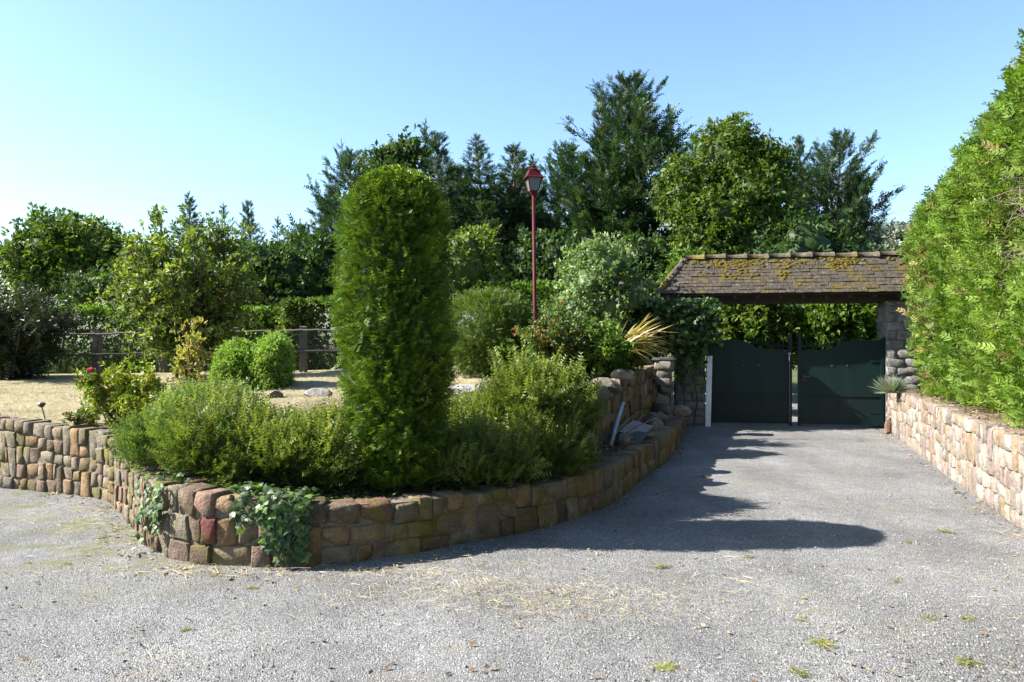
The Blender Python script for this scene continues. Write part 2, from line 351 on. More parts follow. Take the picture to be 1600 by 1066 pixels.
# ------------------------------------------------------------------ stone walls
rg = rng(3)
def stone_variant(i):
    """a roughly squared block: flat worn faces, chipped arrises, back left open"""
    bm = bmesh.new(); bmesh.ops.create_cube(bm, size=1.0); bmesh.ops.subdivide_edges(bm, edges=bm.edges[:], cuts=3, use_grid_fill=True)
    e = rg.uniform(.385, .43); ph = rg.uniform(0, 6, 3); sk = rg.uniform(-.09, .09, 4); KK = rg.uniform(-7, 7, (3, 3)); cut = [(unit_(rg.normal(0, 1, 3)), rg.uniform(.53, .66)) for _ in range(3)]
    for v in bm.verts:
        p = np.array(v.co); edge = (np.abs(p) > .45).sum(); p = np.where(np.abs(p) > .45, p, np.sign(p) * np.where(np.abs(p) > .1, e, 0))
        if edge >= 2: p = np.where(np.abs(p) > .45, np.sign(p) * (.5 - (.5 - e) * (.28 if edge == 2 else .42) * rg.uniform(.3, 1.7)), p)
        p[0] += sk[0] * p[2] + sk[1] * p[1]; p[2] += sk[2] * p[0]
        p += .022 * np.sin(p @ KK + ph) + rg.uniform(-.022, .022, 3)
        for w, d in cut:
            h = p @ w - d
            if h > 0: p = p - w * h
        v.co = p
    bmesh.ops.delete(bm, geom=[f for f in bm.faces if f.calc_center_median().y > .44 and abs(f.normal.y) > .8], context='FACES')
    me = bpy.data.meshes.new('stone'); bm.to_mesh(me); bm.free()
    me.polygons.foreach_set('use_smooth', np.ones(len(me.polygons), dtype=bool)); return me
def unit_(v): return v / np.linalg.norm(v)
def stone_set(mat, n=18):
    out = []
    for i in range(n): me = stone_variant(i); me.materials.append(mat); out.append(me)
    return out
SV = stone_set(M['stone']); SVR = stone_set(M['stone_dry'], 14); SVG = stone_set(M['granite'], 10)
PAL = [(.34, .25, .15), (.34, .23, .125), (.28, .25, .20), (.27, .185, .145), (.39, .34, .26), (.20, .15, .105), (.28, .21, .165), (.25, .22, .185), (.33, .265, .18), (.30, .26, .19)]
PALR = [(.56, .46, .34), (.58, .43, .28), (.56, .51, .43), (.46, .35, .31), (.64, .57, .46), (.52, .38, .25), (.44, .35, .29), (.52, .40, .34), (.60, .52, .42)]

def build_wall(name, label, path, zbase, courses, widths, mats, pal, mortar, seed, smin, smax, thick=.24, tall=.16, prot=.024, special=(), tone=.56):
    """courses(s): number; widths(s): (lo, hi). Stones between smin and smax are parts of their own, the rest one mass"""
    rg = rng(seed); root = thing(name, label, 'wall', (*path(path.L / 2)[:2], 0)); base = np.array(root.location)
    n = 90; V = []; F = []
    for i in range(n + 1):
        t = path.L * i / n; z = path(t)[2]; zb = zbase(t)
        for o_, zz in ((-.010, zb - .1), (-.010, z - .022), (-thick, z - .03), (-thick, zb - .1)):
            q = path.off(t, o_); V.append((q[0] - base[0], q[1] - base[1], zz + rg.uniform(-.008, .008)))
    for i in range(n):
        for j in range(4): F.append((i * 4 + j, (i + 1) * 4 + j, (i + 1) * 4 + (j + 1) % 4, i * 4 + (j + 1) % 4))
    F += [(3, 2, 1, 0), tuple(n * 4 + j for j in range(4))]
    part('mortar', make_mesh('mortar', V, F), mortar, root)
    placed = []; nmax = max(courses(t) for t in np.linspace(0, path.L, 30)); occ = {k: [] for k in range(nmax + 3)}
    for k in range(nmax):
        t = rg.uniform(0, .1)
        while t < path.L - .05:
            nc = courses(t); lo, hi = widths(t); w = rg.uniform(lo, hi) if rg.random() > .2 else rg.uniform(hi, hi * 1.35)
            if k >= nc: t += .1; continue
            hit = [o_ for o_ in occ[k] if o_[0] - .03 < t < o_[1] - .004]
            if hit: t = hit[0][1]; continue
            nxt = [o_[0] for o_ in occ[k] if t <= o_[0] < t + w]
            if nxt: w = min(nxt) - t
            if w < .035: t += w + .001; continue
            w = min(w, path.L - t); rows = 1
            if k + 1 < nc and rg.random() < tall and w < hi: rows = 2; occ[k + 1].append((t, t + w))
            mid = t + w / 2; zt = path(mid)[2]; zb = zbase(mid); hh = (zt - zb) / nc
            wob = .022 * math.sin(mid * 3 + k) + .012 * math.sin(mid * 7.3 + 2 * k) if 0 < k else 0
            wob2 = .022 * math.sin(mid * 3 + k + rows) + .012 * math.sin(mid * 7.3 + 2 * (k + rows)) if k + rows < nc else rg.uniform(-.02, .015)
            z0 = zb + k * hh + wob; z1 = zb + (k + rows) * hh + wob2
            placed.append((mid, w, z0, z1)); t += w
    far = []
    for mid, w, z0, z1 in placed:
        d = path.tan(mid); rz = math.atan2(d[1], d[0]); dep = .2 if z1 < path(mid)[2] - .05 else thick
        pr = rg.uniform(-.004, prot); q = path.off(mid, pr - dep / 2)
        j = rg.uniform(.0, .012)
        loc = (q[0] - base[0], q[1] - base[1], (z0 + z1) / 2); sc = (max(w - j, .03), dep, max(z1 - z0 - rg.uniform(-.004, .012), .04))
        me = mats[rg.integers(len(mats))]; c = pal[rg.integers(len(pal))]; k_ = rg.uniform(.8, 1.12) * tone
        for (xw, zw, col) in special:
            if abs(q[0] - xw) < w / 2 and z0 < zw < z1: c = col; k_ = tone
        rot = (rg.uniform(-.04, .04), rg.uniform(-.03, .03), rz + rg.uniform(-.06, .06))
        if smin <= mid <= smax:
            o = part('stone', me, None, root, loc, rot, sc); w_ = (1.05, .98, .91) if pal is PAL else (1, 1, 1.02); o.color = (c[0] * k_ * w_[0], c[1] * k_ * w_[1], c[2] * k_ * w_[2], 1)
        else: far.append((me, loc, rot, sc))
    if far:
        g = Geo()
        for me, loc, rot, sc in far:
            from mathutils import Euler
            mt = Euler(rot).to_matrix(); P = [np.array(mt @ Vector((v.co.x * sc[0], v.co.y * sc[1], v.co.z * sc[2]))) + np.array(loc) for v in me.vertices]
            g.add(P, [tuple(p.vertices) for p in me.polygons])
        o = part('stonework', g.mesh('stonework', True), mats[0].materials[0], root, kind='stuff'); o.color = (.21, .165, .115, 1)
    return root, len(placed) - len(far)

sL = LOW.s_at_x(-2.9); sR = LOW.s_at_x(0.0); sF = LOW.s_at_x(-6.1)
low_wall, n1 = build_wall('planter_wall', 'low curved sandstone retaining wall round the shrub bed and lawn', LOW, lambda t: -.02,
    lambda t: 5 if t < LOW.s_at_x(-3.7) else (4 if t < sL else (3 if t < sR else 2)),
    lambda t: (.10, .165) if t < sL else ((.12, .24) if t < sR else (.13, .27)), SV, PAL, M['mortar'], 11, sF, LOW.L, special=[(-2.13, .18, (.27, .10, .09)), (-2.15, .46, (.36, .24, .18)), (-.55, .45, (.25, .13, .11)), (-1.05, .42, (.24, .13, .11)), (-.75, .42, (.44, .38, .26))])
upper_wall, n2 = build_wall('upper_wall', 'rough stone upper retaining wall below the flower bed by the gate', UPP, lambda t: .30,
    lambda t: 4, lambda t: (.16, .34), SV, PAL, M['mortar'], 12, 0, UPP.L, prot=.07)
right_wall, n3 = build_wall('roadside_wall', 'straight sunlit sandstone wall under the tall thuja hedge', RGT, lambda t: -.02,
    lambda t: 5, lambda t: (.11, .2), SVR, PALR, M['mortar_pale'], 13, 0, RGT.S[np.argmin(abs(RGT.P[:, 1] - 6.3))], tall=.3, prot=.016, tone=.43)

# ------------------------------------------------------------------ covered gateway
GA = math.atan2(-.55, 3.06)
gate = thing('covered_gateway', 'stone pillared gateway with mossy tiled roof and dark green double gates', 'gateway', (3.82, 14.95, 0), GA)
def pillar(x0, x1, seed, top=2.36, y0=-.22, y1=.3):
    rg = rng(seed); g = Geo(); g.box(((x0 + x1) / 2, (y0 + y1) / 2, top / 2 - .05), (x1 - x0 + .0, y1 - y0 + .005, top + .1))
    o = part('pillar', g.mesh('pillar'), M['mortar_grey'], gate)
    z = 0; k = 0
    while z < top - .05:
        h = min(.165 * rg.uniform(.9, 1.1), top - z); sp = .55 if k % 2 else .32
        W = x1 - x0
        for a, b_ in ((0, sp), (sp, 1)):
            s = part('stone', SVG[rg.integers(len(SVG))], None, o, (x0 + W * (a + b_) / 2, y0 + .10, z + h / 2), (0, 0, rg.uniform(-.03, .03)), (W * (b_ - a) - .004, .27, h - .002))
            v = rg.uniform(.75, 1.15); s.color = (.23 * v, .22 * v, .205 * v, 1)
        for side, xx in ((-1, x0 + .1), (1, x1 - .1)):     # stones of the two flanks, turned ninety degrees
            s = part('stone', SVG[rg.integers(len(SVG))], None, o, (xx, y0 + .24 + (y1 - y0 - .24) / 2, z + h / 2), (0, 0, side * math.pi / 2), (y1 - y0 - .25, .25, h - .004))
            v = rg.uniform(.75, 1.15); s.color = (.23 * v, .22 * v, .205 * v, 1)
        z += h; k += 1
    return o
pillar(-.62, -.08, 1); pillar(3.17, 3.75, 2)
EZ, RZ, EY, RY, BY = 2.50, 3.24, -.50, .12, .72      # eave height, ridge height, eave / ridge / rear eave depth
X0, X1, RX0 = -.98, 4.35, -.42
g = Geo(); g.box(((X0 + X1) / 2 + .1, -.1, 2.42), (X1 - X0 - .5, .16, .16)); g.box(((X0 + X1) / 2 + .1, .2, 2.42), (X1 - X0 - .5, .12, .16)); part('beam', g.mesh('beam'), M['timber'], gate)
sl_ = math.atan2(RZ - EZ, RY - EY)
for i in range(13):
    x = X0 + .2 + i * (X1 - X0 - .4) / 12
    f_ = min(1, max(.15, (x - X0 - .12) / (RX0 - X0))); g = Geo(); g.tube([(0, EY + .03, EZ - .075), (0, EY + (RY - EY) * f_, EZ + (RZ - EZ) * f_ - .08)], .045, 4); part('rafter', g.mesh('rafter'), M['timber'], gate, (x, 0, 0))
g = Geo()   # boarding under the tiles, with the hipped left end
g.add([(X0, EY, EZ - .03), (X1, EY, EZ - .03), (X1, RY, RZ - .03), (RX0, RY, RZ - .03), (X0, BY, EZ - .03), (X1, BY, EZ - .03)],
      [(0, 1, 2, 3), (3, 2, 5, 4), (0, 3, 4)])
part('boarding', g.mesh('boarding'), M['timber'], gate)
rg = rng(21); g = Geo(); rows = 11
def tile_slope(a, b_, c, d, seed):     # a-b eave line, d-c ridge line
    a, b_, c, d = map(lambda v: np.array(v, float), (a, b_, c, d)); nrm = np.cross(b_ - a, d - a); nrm /= np.linalg.norm(nrm)
    for r in range(rows):
        f0, f1 = r / rows, (r + 1.35) / rows
        l0, r0 = a + (d - a) * f0, b_ + (c - b_) * f0; l1, r1 = a + (d - a) * min(f1, 1), b_ + (c - b_) * min(f1, 1)
        n = max(1, int(np.linalg.norm(r0 - l0) / .155)); u = (r0 - l0) / max(np.linalg.norm(r0 - l0), 1e-6); up = (l1 - l0) - u * np.dot(l1 - l0, u)
        W = np.linalg.norm(r0 - l0); wt = W / n
        for i in range(n):
            x = W * (i + (.25 if r % 2 else 0)) / n; j = rg.uniform(-.006, .006); th = .020 + rg.uniform(-.004, .008)
            p0 = l0 + u * x + nrm * (.012 + rg.uniform(0, .006)) - up * rg.uniform(0, .06) ; w = wt - .006
            q = [p0, p0 + u * w, p0 + u * w + up - nrm * .01, p0 + up - nrm * .01]; q[1] = q[1] + nrm * j
            g.add(q + [v + nrm * th for v in q], [(0, 3, 2, 1), (4, 5, 6, 7), (0, 1, 5, 4), (1, 2, 6, 5), (2, 3, 7, 6), (3, 0, 4, 7)])
tile_slope((X0, EY, EZ), (X1, EY, EZ), (X1, RY, RZ), (RX0, RY, RZ), 0)
tile_slope((X1, BY, EZ), (X0, BY, EZ), (RX0, RY, RZ), (X1, RY, RZ), 1)
tile_slope((X0, BY, EZ), (X0, EY, EZ), (RX0, RY, RZ), (RX0 - .02, RY + .02, RZ), 2)
part('roof_tiles', g.mesh('roof_tiles'), M['tile'], gate, kind='stuff', label='small brown roof tiles with yellow moss')
# half-round ridge tiles, each with a raised collar
g = Geo(); n = 8; Lr = .40
V = []; F = []
for k, (x, r) in enumerate(((0, .080), (Lr - .06, .086), (Lr - .055, .102), (Lr, .102))):
    for j in range(n + 1):
        q = math.pi * (-.08 + 1.16 * j / n); V.append((x, math.cos(q) * r * 1.15, math.sin(q) * r * .8))
for k in range(3):
    for j in range(n): F.append((k * (n + 1) + j, (k + 1) * (n + 1) + j, (k + 1) * (n + 1) + j + 1, k * (n + 1) + j + 1))
F += [tuple(range(n + 1))[::-1], tuple(3 * (n + 1) + j for j in range(n + 1))]
rme = make_mesh('ridge_tile', V, F, True); rme.materials.append(M['ridge'])
for i in range(12): part('ridge_tile', rme, None, gate, (RX0 - .05 + i * .40, RY, RZ + rg.uniform(-.012, .012)), (rg.uniform(-.05, .05), rg.uniform(-.02, .02), rg.uniform(-.03, .03)))
hip = np.array([RX0 - X0, RY - EY, RZ - EZ]); hl = np.linalg.norm(hip); hyaw = math.atan2(hip[1], hip[0]); hp = math.asin(hip[2] / hl)
for i in range(3): part('hip_tile', rme, None, gate, np.array([X0 - .02, EY - .02, EZ - .02]) + hip * i / 3, (0, -hp, hyaw), (.95 * hl / 3 / .4, .8, .8))
hip2 = np.array([RX0 - X0, RY - BY, RZ - EZ]); hy2 = math.atan2(hip2[1], hip2[0])
for i in range(3): part('hip_tile', rme, None, gate, np.array([X0 - .02, BY + .02, EZ - .02]) + hip2 * i / 3, (0, -hp, hy2), (.95 * hl / 3 / .4, .8, .8))
# moss cushions on the roof
V = []; F = []; mrg = rng(8); g = Geo()
for cx, cf, n_, sp in ((.35, .82, 90, .36), (.75, .85, 50, .25), (1.5, .83, 40, .25), (2.5, .86, 110, .34), (2.3, .70, 20, .12), (4.0, .7, 70, .3), (3.6, .93, 30, .25), (1.35, .45, 12, .08), (.5, .55, 30, .3), (-.25, .93, 25, .12), (3.8, .3, 20, .3)):
    for _ in range(n_):
        x = cx + mrg.normal(0, sp * .6); f = min(max(cf + mrg.normal(0, .09), .05), .98); r = mrg.uniform(.012, .042)
        if x < X0 + (RX0 - X0) * f + .03 or x > X1: continue
        c = np.array((x, EY + (RY - EY) * f, EZ + (RZ - EZ) * f)) + np.array((0, -math.sin(sl_), math.cos(sl_))) * .035
        g.frustum(-.01, r, .012, r * .62, 6, mrg.uniform(0, 3)); k = 12
        Vn = np.array(g.V[-k:]); ca, sa = math.cos(sl_), math.sin(sl_)
        Vn = Vn * np.array([1.5, 1, 1]); Vn = np.stack([Vn[:, 0], Vn[:, 1] * ca - Vn[:, 2] * sa, Vn[:, 1] * sa + Vn[:, 2] * ca], 1) + c
        g.V[-k:] = [tuple(v) for v in Vn]
part('moss', g.mesh('moss', True), M['moss'], gate, kind='stuff', label='yellow green moss cushions on the roof')
# gate leaves
def leaf_top(u):  # u = 0 hinge .. 1 centre: high shoulder, then a sweep down
    s = min(max((u - .30) / .42, 0), 1); s = s * s * (3 - 2 * s); return 1.63 - .17 * s + .02 * math.sin(u * 3)
def gate_leaf(xh, sgn, W=1.50, swing=0):
    me = Geo(); n = 60; z0 = .06; pts = [(i / n) for i in range(n + 1)]
    def top(u): 
        z = leaf_top(u)
        if u > .5: z += .028 * abs(math.sin((u - .5) * math.pi * 12)) - .035
        return z
    V = []
    for u in pts:
        for y in (-.012, .012): V += [(sgn * u * W, y, z0), (sgn * u * W, y, top(u))]
    F = []
    for i in range(n):
        a = i * 4; b_ = a + 4; F += [(a, b_, b_ + 1, a + 1), (a + 3, b_ + 3, b_ + 2, a + 2), (a + 1, b_ + 1, b_ + 3, a + 3), (a, a + 2, b_ + 2, b_)]
    me.add(V, F)
    lf = part('gate_leaf', me.mesh('gate_leaf'), M['gate'], gate, (xh, -.18, 0), (0, 0, swing))
    def sub(nm, g_): return part(nm, g_.mesh(nm), M['gate'], lf)
    sub('stile', Geo().box((sgn * .02, -.005, .86), (.055, .055, 1.62)))
    sub('stile', Geo().box((sgn * (W - .02), -.005, .86), (.06, .06, 1.66)))
    sub('finial', Geo().frustum(1.69, .03, 1.75, .012, 6, c=(sgn * (W - .02), -.005)))
    sub('bottom_rail', Geo().box((sgn * W / 2, -.018, .09), (W - .1, .03, .06)))
    sub('middle_rail', Geo().box((sgn * W / 2, -.020, .60), (W - .1, .03, .035)))
    sub('kick_panel', Geo().box((sgn * W / 2, -.0155, .345), (W - .1, .012, .46)))
    sub('top_rail', Geo().tube([(sgn * u * W, -.004, leaf_top(u) + .06) for u in np.linspace(.42, .98, 14)], .013, 5))
    for k in range(9):
        u = .47 + k * .062; zt = leaf_top(u)
        sub('spear', Geo().tube([(sgn * u * W, -.004, zt - .06), (sgn * u * W, -.004, zt + .10), (sgn * u * W, -.004, zt + .115), (sgn * u * W, -.004, zt + .17)], [.008, .008, .017, .002], 5))
    for z in (.30, 1.25): part('hinge', Geo().box((sgn * .10, -.022, z), (.26, .012, .045)).mesh('hinge'), M['gate'], lf)
    if sgn < 0: part('lock', Geo().box((sgn * (W - .10), -.03, .93), (.09, .04, .15)).mesh('lock'), M['black'], lf); part('handle', Geo().tube([(sgn * (W - .10), -.05, .96), (sgn * (W - .10), -.085, .96), (sgn * (W - .21), -.085, .955)], .010, 6).mesh('handle'), M['wire'], lf)
    for u in (.42, .60): part('bolt', Geo().tube([(sgn * u * W, -.012, 1.16), (sgn * u * W, -.022, 1.16)], .014, 8).mesh('bolt'), M['wire'], lf)
    return lf
l1 = gate_leaf(.02, 1, 1.49, 0); l2 = gate_leaf(3.13, -1, 1.49, R(-1.0))
g = Geo(); g.tube([(1.47, -.23, .10), (1.47, -.23, 1.40)], .012, 6); g.box((1.47, -.23, 1.38), (.05, .03, .05)); part('drop_bolt', g.mesh('drop_bolt'), M['wire'], gate)
for x in (-.02, 3.16):
    g = Geo().box((x, -.17, .85), (.06, .06, 1.7)); part('hinge_post', g.mesh('hinge_post'), M['gate'], gate)
wb = thing('leaning_board', 'pale white painted board standing against the left gate pillar', 'board', (3.70, 14.50, 0), GA)
g = Geo().box((0, 0, .66), (.10, .035, 1.36), jit=.004, rg=rng(1)); part('plank', g.mesh('plank'), M['white'], wb, rot=(R(-1), R(1.4), 0))

# ------------------------------------------------------------------ lamp post
LX, LY = .52, 17.0; lz = G(LX, LY)
lamp = thing('street_lamp', 'red painted lamp post with four sided glass lantern', 'street lamp', (LX, LY, lz))
lamp.rotation_euler = (0, R(-.7), R(12)); T = 5.50 - lz
g = Geo().tube([(0, 0, -.1), (0, 0, .9), (0, 0, .95), (0, 0, T - .62)], [.062, .058, .045, .034], 10); part('pole', g.mesh('pole', True), M['red'], lamp)
g = Geo().frustum(0, .13, .12, .09, 10); part('base', g.mesh('base'), M['red'], lamp)
ln = part('lantern', Geo().frustum(T - .66, .05, T - .56, .135, 4).mesh('lantern'), M['red'], lamp)
def sub(nm, g_, mt): return part(nm, g_.mesh(nm), M[mt], ln)
zb, zt, wb_, wt = T - .56, T - .275, .135, .215
for j in range(4):
    q = math.pi / 4 + j * math.pi / 2; e = lambda w, z, f=1: np.array((w * f * math.cos(q), w * f * math.sin(q), z))
    sub('corner_bar', Geo().tube([e(wb_, zb), e(wt, zt)], .014, 4), 'red')
    q2 = q + math.pi / 2; e2 = lambda w, z: np.array((w * math.cos(q2), w * math.sin(q2), z))
    A, B, C, D = e(wb_, zb) * [.96, .96, 1], e2(wb_, zb) * [.96, .96, 1], e2(wt, zt) * [.96, .96, 1], e(wt, zt) * [.96, .96, 1]
    nn = np.cross(B - A, D - A); nn /= np.linalg.norm(nn)
    sub('pane', Geo().add([A, B, C, D] + [v - nn * .004 for v in (A, B, C, D)], [(0, 1, 2, 3), (7, 6, 5, 4), (0, 4, 5, 1), (1, 5, 6, 2), (2, 6, 7, 3), (3, 7, 4, 0)]), 'glass')
sub('reflector', Geo().frustum(T - .31, .17, T - .285, .15, 4), 'white')
sub('brim', Geo().frustum(T - .285, .285, T - .24, .235, 4), 'red')
sub('hood', Geo().frustum(T - .24, .225, T - .095, .135, 4), 'red')
sub('chimney', Geo().frustum(T - .095, .12, T - .06, .06, 10).frustum(T - .06, .05, T - .025, .05, 10).frustum(T - .025, .07, T, .045, 10), 'red')

# ------------------------------------------------------------------ post and rail fence with wire netting
FY = 16.0
fence = thing('wire_fence', 'weathered grey post and rail fence with wire netting behind the lawn', 'fence', (-7.3, FY, G(-7.3, FY)))
fb = np.array(fence.location); rg = rng(31)
fz = lambda x: float(np.interp(x, [-12, -8.67, -4.37, 0], [1.75, 1.80, 1.875, 1.93]))
posts = [-11.6, -10.1, -8.67, -7.30, -5.8, -4.37, -2.9, -1.45, 0.0, 1.4]
for x in posts:
    g = Geo().box((0, 0, 0), (.135, .13, 1.0), jit=.012, rg=rg); part('post', g.mesh('post'), M['oldwood'], fence, np.array((x, FY + .05, fz(x) - .45)) - fb, (rg.uniform(-.02, .02), rg.uniform(-.02, .02), 0))
for a, b_ in zip(posts[:-1], posts[1:]):
    for dz in (-.03, -.46):
        x = np.linspace(a, b_, 6); g = Geo().tube([np.array((q, FY - .04, fz(q) + dz + rg.uniform(-.012, .012))) - fb for q in x], .022, 5); part('rail', g.mesh('rail'), M['oldwood'], fence)
    if rg.random() < .6:
        q = (a + b_) / 2; g = Geo().tube([np.array((q, FY - .05, fz(q) - .8)) - fb, np.array((q + .1, FY - .05, fz(q) + .01)) - fb], .022, 5); part('stake', g.mesh('stake'), M['oldwood'], fence)
g = Geo()
for i in range(260):
    x = posts[0] + i * .05
    for sg in (-1, 1):
        a = np.array((x, FY - .07, fz(x))) - fb; b_ = np.array((x + sg * .42, FY - .07, fz(x) - .82)) - fb
        if posts[0] < x + sg * .42 < posts[-1]: g.tube([a, b_], .0016, 3, False)
part('wire_netting', g.mesh('wire_netting'), M['wire'], fence, kind='stuff')

# ------------------------------------------------------------------ foliage kit
def tri_leaf(p, d, n, l, w, fold=.12):
    """a pointed leaf of two triangles from p along d, its face towards n"""
    d = np.array(d, float); d /= np.linalg.norm(d); n = np.array(n, float); s = np.cross(n, d); s /= np.linalg.norm(s) + 1e-9; n = np.cross(d, s)
    p = np.array(p, float); m_ = p + d * l * .45
    return [p, m_ + s * w / 2 + n * fold * w, p + d * l, m_ - s * w / 2 + n * fold * w], [(0, 1, 2), (0, 2, 3)]
class Tmpl:
    def __init__(s): s.V = []; s.F = []
    def leaf(s, *a, **k):
        V, F = tri_leaf(*a, **k); b_ = len(s.V); s.V += V; s.F += [tuple(i + b_ for i in f) for f in F]; return s
    def tri(s, a, b_, c): k = len(s.V); s.V += [np.array(a, float), np.array(b_, float), np.array(c, float)]; s.F.append((k, k + 1, k + 2)); return s
    def done(s): return np.array(s.V, np.float32), np.array(s.F, np.int32)
def t_yew(k=8, nl=.30, seed=0, up=.25, wd=.03):
    r = rng(seed); t = Tmpl(); t.tri((0, 0, .012), (0, 0, -.012), (1, 0, .1))
    for i in range(k):
        f = (i + .6) / k
        for sg in (-1, 1):
            a = r.uniform(.9, 1.2); d = np.array((math.cos(a), sg * math.sin(a), up * r.uniform(.2, 1.6))); l = nl * (1 - .45 * f) * r.uniform(.85, 1.15); p = np.array((f, 0, .1 * f))
            t.tri(p - (wd, 0, 0), p + (wd, 0, .01), p + d * l)
    return t.done()
def t_fan(k=5, seed=0, L1=.5, w=.085, ang=.72, curl=-.15, sub=False):
    r = rng(seed); t = Tmpl(); t.leaf((0, 0, 0), (1, 0, curl * .3), (0, 0, 1), 1, .06)
    for i in range(k):
        f = .1 + .78 * i / (k - 1)
        for sg in (-1, 1):
            a = ang * r.uniform(.8, 1.2); l = L1 * (1 - .5 * f) * r.uniform(.8, 1.2)
            t.leaf((f, 0, curl * f * f * .3), (math.cos(a), sg * math.sin(a), r.uniform(-.25, .2)), (0, r.uniform(-.4, .4), 1), l, w * r.uniform(.8, 1.2))
    return t.done()
def t_cluster(k=5, seed=0, w=.5, l=.55, spread=.9):
    r = rng(seed); t = Tmpl()
    for i in range(k):
        f = .15 + .7 * i / max(k - 1, 1); a = r.uniform(0, 6.28)
        d = np.array((r.uniform(.2, 1), spread * math.cos(a), spread * math.sin(a))); n = np.array((r.uniform(-.3, .3), r.uniform(-.5, .5), 1))
        t.leaf((f * .7, 0, 0), d, n, l * r.uniform(.75, 1.2), w * l * r.uniform(.85, 1.15), fold=.2)
    return t.done()
def t_blade(seed=0, bend=.5, w=.035, seg=4):
    t = Tmpl(); P = []
    for i in range(seg + 1):
        f = i / seg; P.append((np.array((f * (1 - .25 * bend * f), 0, -bend * f * f * .6)), w * (1 - f ** 1.6) * (.7 + .6 * min(f * 3, 1)) / 1.3))
    for (p, a), (q, b_) in zip(P[:-1], P[1:]):
        s = np.array((0, 1, 0)); t.tri(p - s * a, p + s * a, q + s * b_)
        if b_ > 1e-4: t.tri(p - s * a, q + s * b_, q - s * b_)
    return t.done()
def t_ivy():
    t = Tmpl(); c = np.array((.45, 0, .06))
    P = [(0, 0, 0), (.1, .32, 0), (.42, .50, .0), (.55, .24, .03), (1, 0, -.05), (.55, -.24, .03), (.42, -.5, 0), (.1, -.32, 0)]
    for a, b_ in zip(P, P[1:] + P[:1]): t.tri(c, a, b_)
    return t.done()
def t_leafone(w=.55): t = Tmpl(); t.leaf((0, 0, 0), (1, 0, 0), (0, 0, 1), 1, w, fold=.2); return t.done()
TY = [t_yew(5, .38, s, .25, .062) for s in range(3)]; TYL = [t_yew(6, .28, s + 5, .5, .05) for s in range(3)]
TF = [t_fan(4, s, .55, .14) for s in range(3)]; TP = [t_fan(5, s + 9, .44, .11, .66, -.5) for s in range(3)]
TC = [t_cluster(5, s) for s in range(4)]; TC2 = [t_cluster(6, s + 20, .34, .5) for s in range(3)]
TB = [t_blade(0, .3), t_blade(1, .9), t_blade(2, 1.5)]; TI = [t_ivy()]; T1 = [t_leafone()]; T1N = [t_leafone(.28)]

def unit(v): return v / (np.linalg.norm(v, axis=-1, keepdims=True) + 1e-9)
class Leaves:
    def __init__(s, seed): s.r = rng(seed); s.V = []; s.F = []; s.A = []; s.n = 0
    def put(s, tm, P, D, size, up=None, roll=.6, rnd=None):
        """copies of the templates tm at P (n,3) along D, their face towards up (default: random lean about the sky)"""
        P = np.asarray(P, float); n = len(P)
        if n == 0: return s
        D = unit(np.asarray(D, float)); size = np.broadcast_to(np.asarray(size, float), (n,))
        U = np.broadcast_to(np.array((0, 0, 1.)) if up is None else np.asarray(up, float), (n, 3)) + s.r.normal(0, roll, (n, 3))
        Y = unit(np.cross(U, D)); Z = np.cross(D, Y); k = s.r.integers(0, len(tm), n); rr = s.r.random(n) if rnd is None else np.clip(rnd, 0, 1)
        for i, (tv, tf) in enumerate(tm):
            q = np.where(k == i)[0]
            if len(q) == 0: continue
            W = (tv[None, :, 0, None] * D[q, None] + tv[None, :, 1, None] * Y[q, None] + tv[None, :, 2, None] * Z[q, None]) * size[q, None, None] + P[q, None]
            s.V.append(W.reshape(-1, 3)); s.F.append((tf[None] + (np.arange(len(q)) * len(tv))[:, None, None]).reshape(-1, 3) + s.n)
            s.A.append(np.repeat(rr[q], len(tv))); s.n += len(q) * len(tv)
        return s
    def raw(s, V, F, a=.2):
        s.V.append(np.asarray(V, float)); s.F.append(np.asarray(F, int) + s.n); s.A.append(np.full(len(V), a)); s.n += len(V); return s
    def mesh(s, name): return make_mesh(name, np.concatenate(s.V), np.concatenate(s.F), False, np.concatenate(s.A))
    def tris(s): return sum(len(f) for f in s.F)

def clump(r, P, D, k, spread, dj):
    """gather sprigs in bunches of k: (points, directions, bunch number scaled to 0..1)"""
    m_ = len(P) // k; i = np.repeat(np.arange(m_), k); c = r.random(m_)
    return P[i] + r.normal(0, spread, (m_ * k, 3)) + unit(D[i]) * r.uniform(-.5, 1.0, (m_ * k, 1)) * spread, unit(D[i]) + r.normal(0, dj, (m_ * k, 3)), c[i]
def lump(D, seed, amp=.12, f=2.5):
    """smooth bumps over directions or points"""
    r = rng(seed); K = r.normal(0, f, (9, 3)); ph = r.uniform(0, 6.28, 9); return amp * np.sin(D @ K.T + ph).mean(1) * 2.2
def sphere_dirs(r, n, zmin=-1.0):
    z = r.uniform(zmin, 1, n); a = r.uniform(0, 2 * math.pi, n); q = np.sqrt(1 - z * z); return np.stack([q * np.cos(a), q * np.sin(a), z], 1)
def core_tris(f, nu=20, nv=12):
    """closed dark inside of a crown: f(direction array) -> points"""
    D = []; 
    for i in range(nv + 1):
        th = math.pi * i / nv
        for j in range(nu): a = 2 * math.pi * j / nu; D.append((math.sin(th) * math.cos(a), math.sin(th) * math.sin(a), math.cos(th)))
    V = f(np.array(D)); F = []
    for i in range(nv):
        for j in range(nu):
            a, b_, c, d = i * nu + j, i * nu + (j + 1) % nu, (i + 1) * nu + (j + 1) % nu, (i + 1) * nu + j; F += [(a, d, c), (a, c, b_)]
    return V, np.array(F)

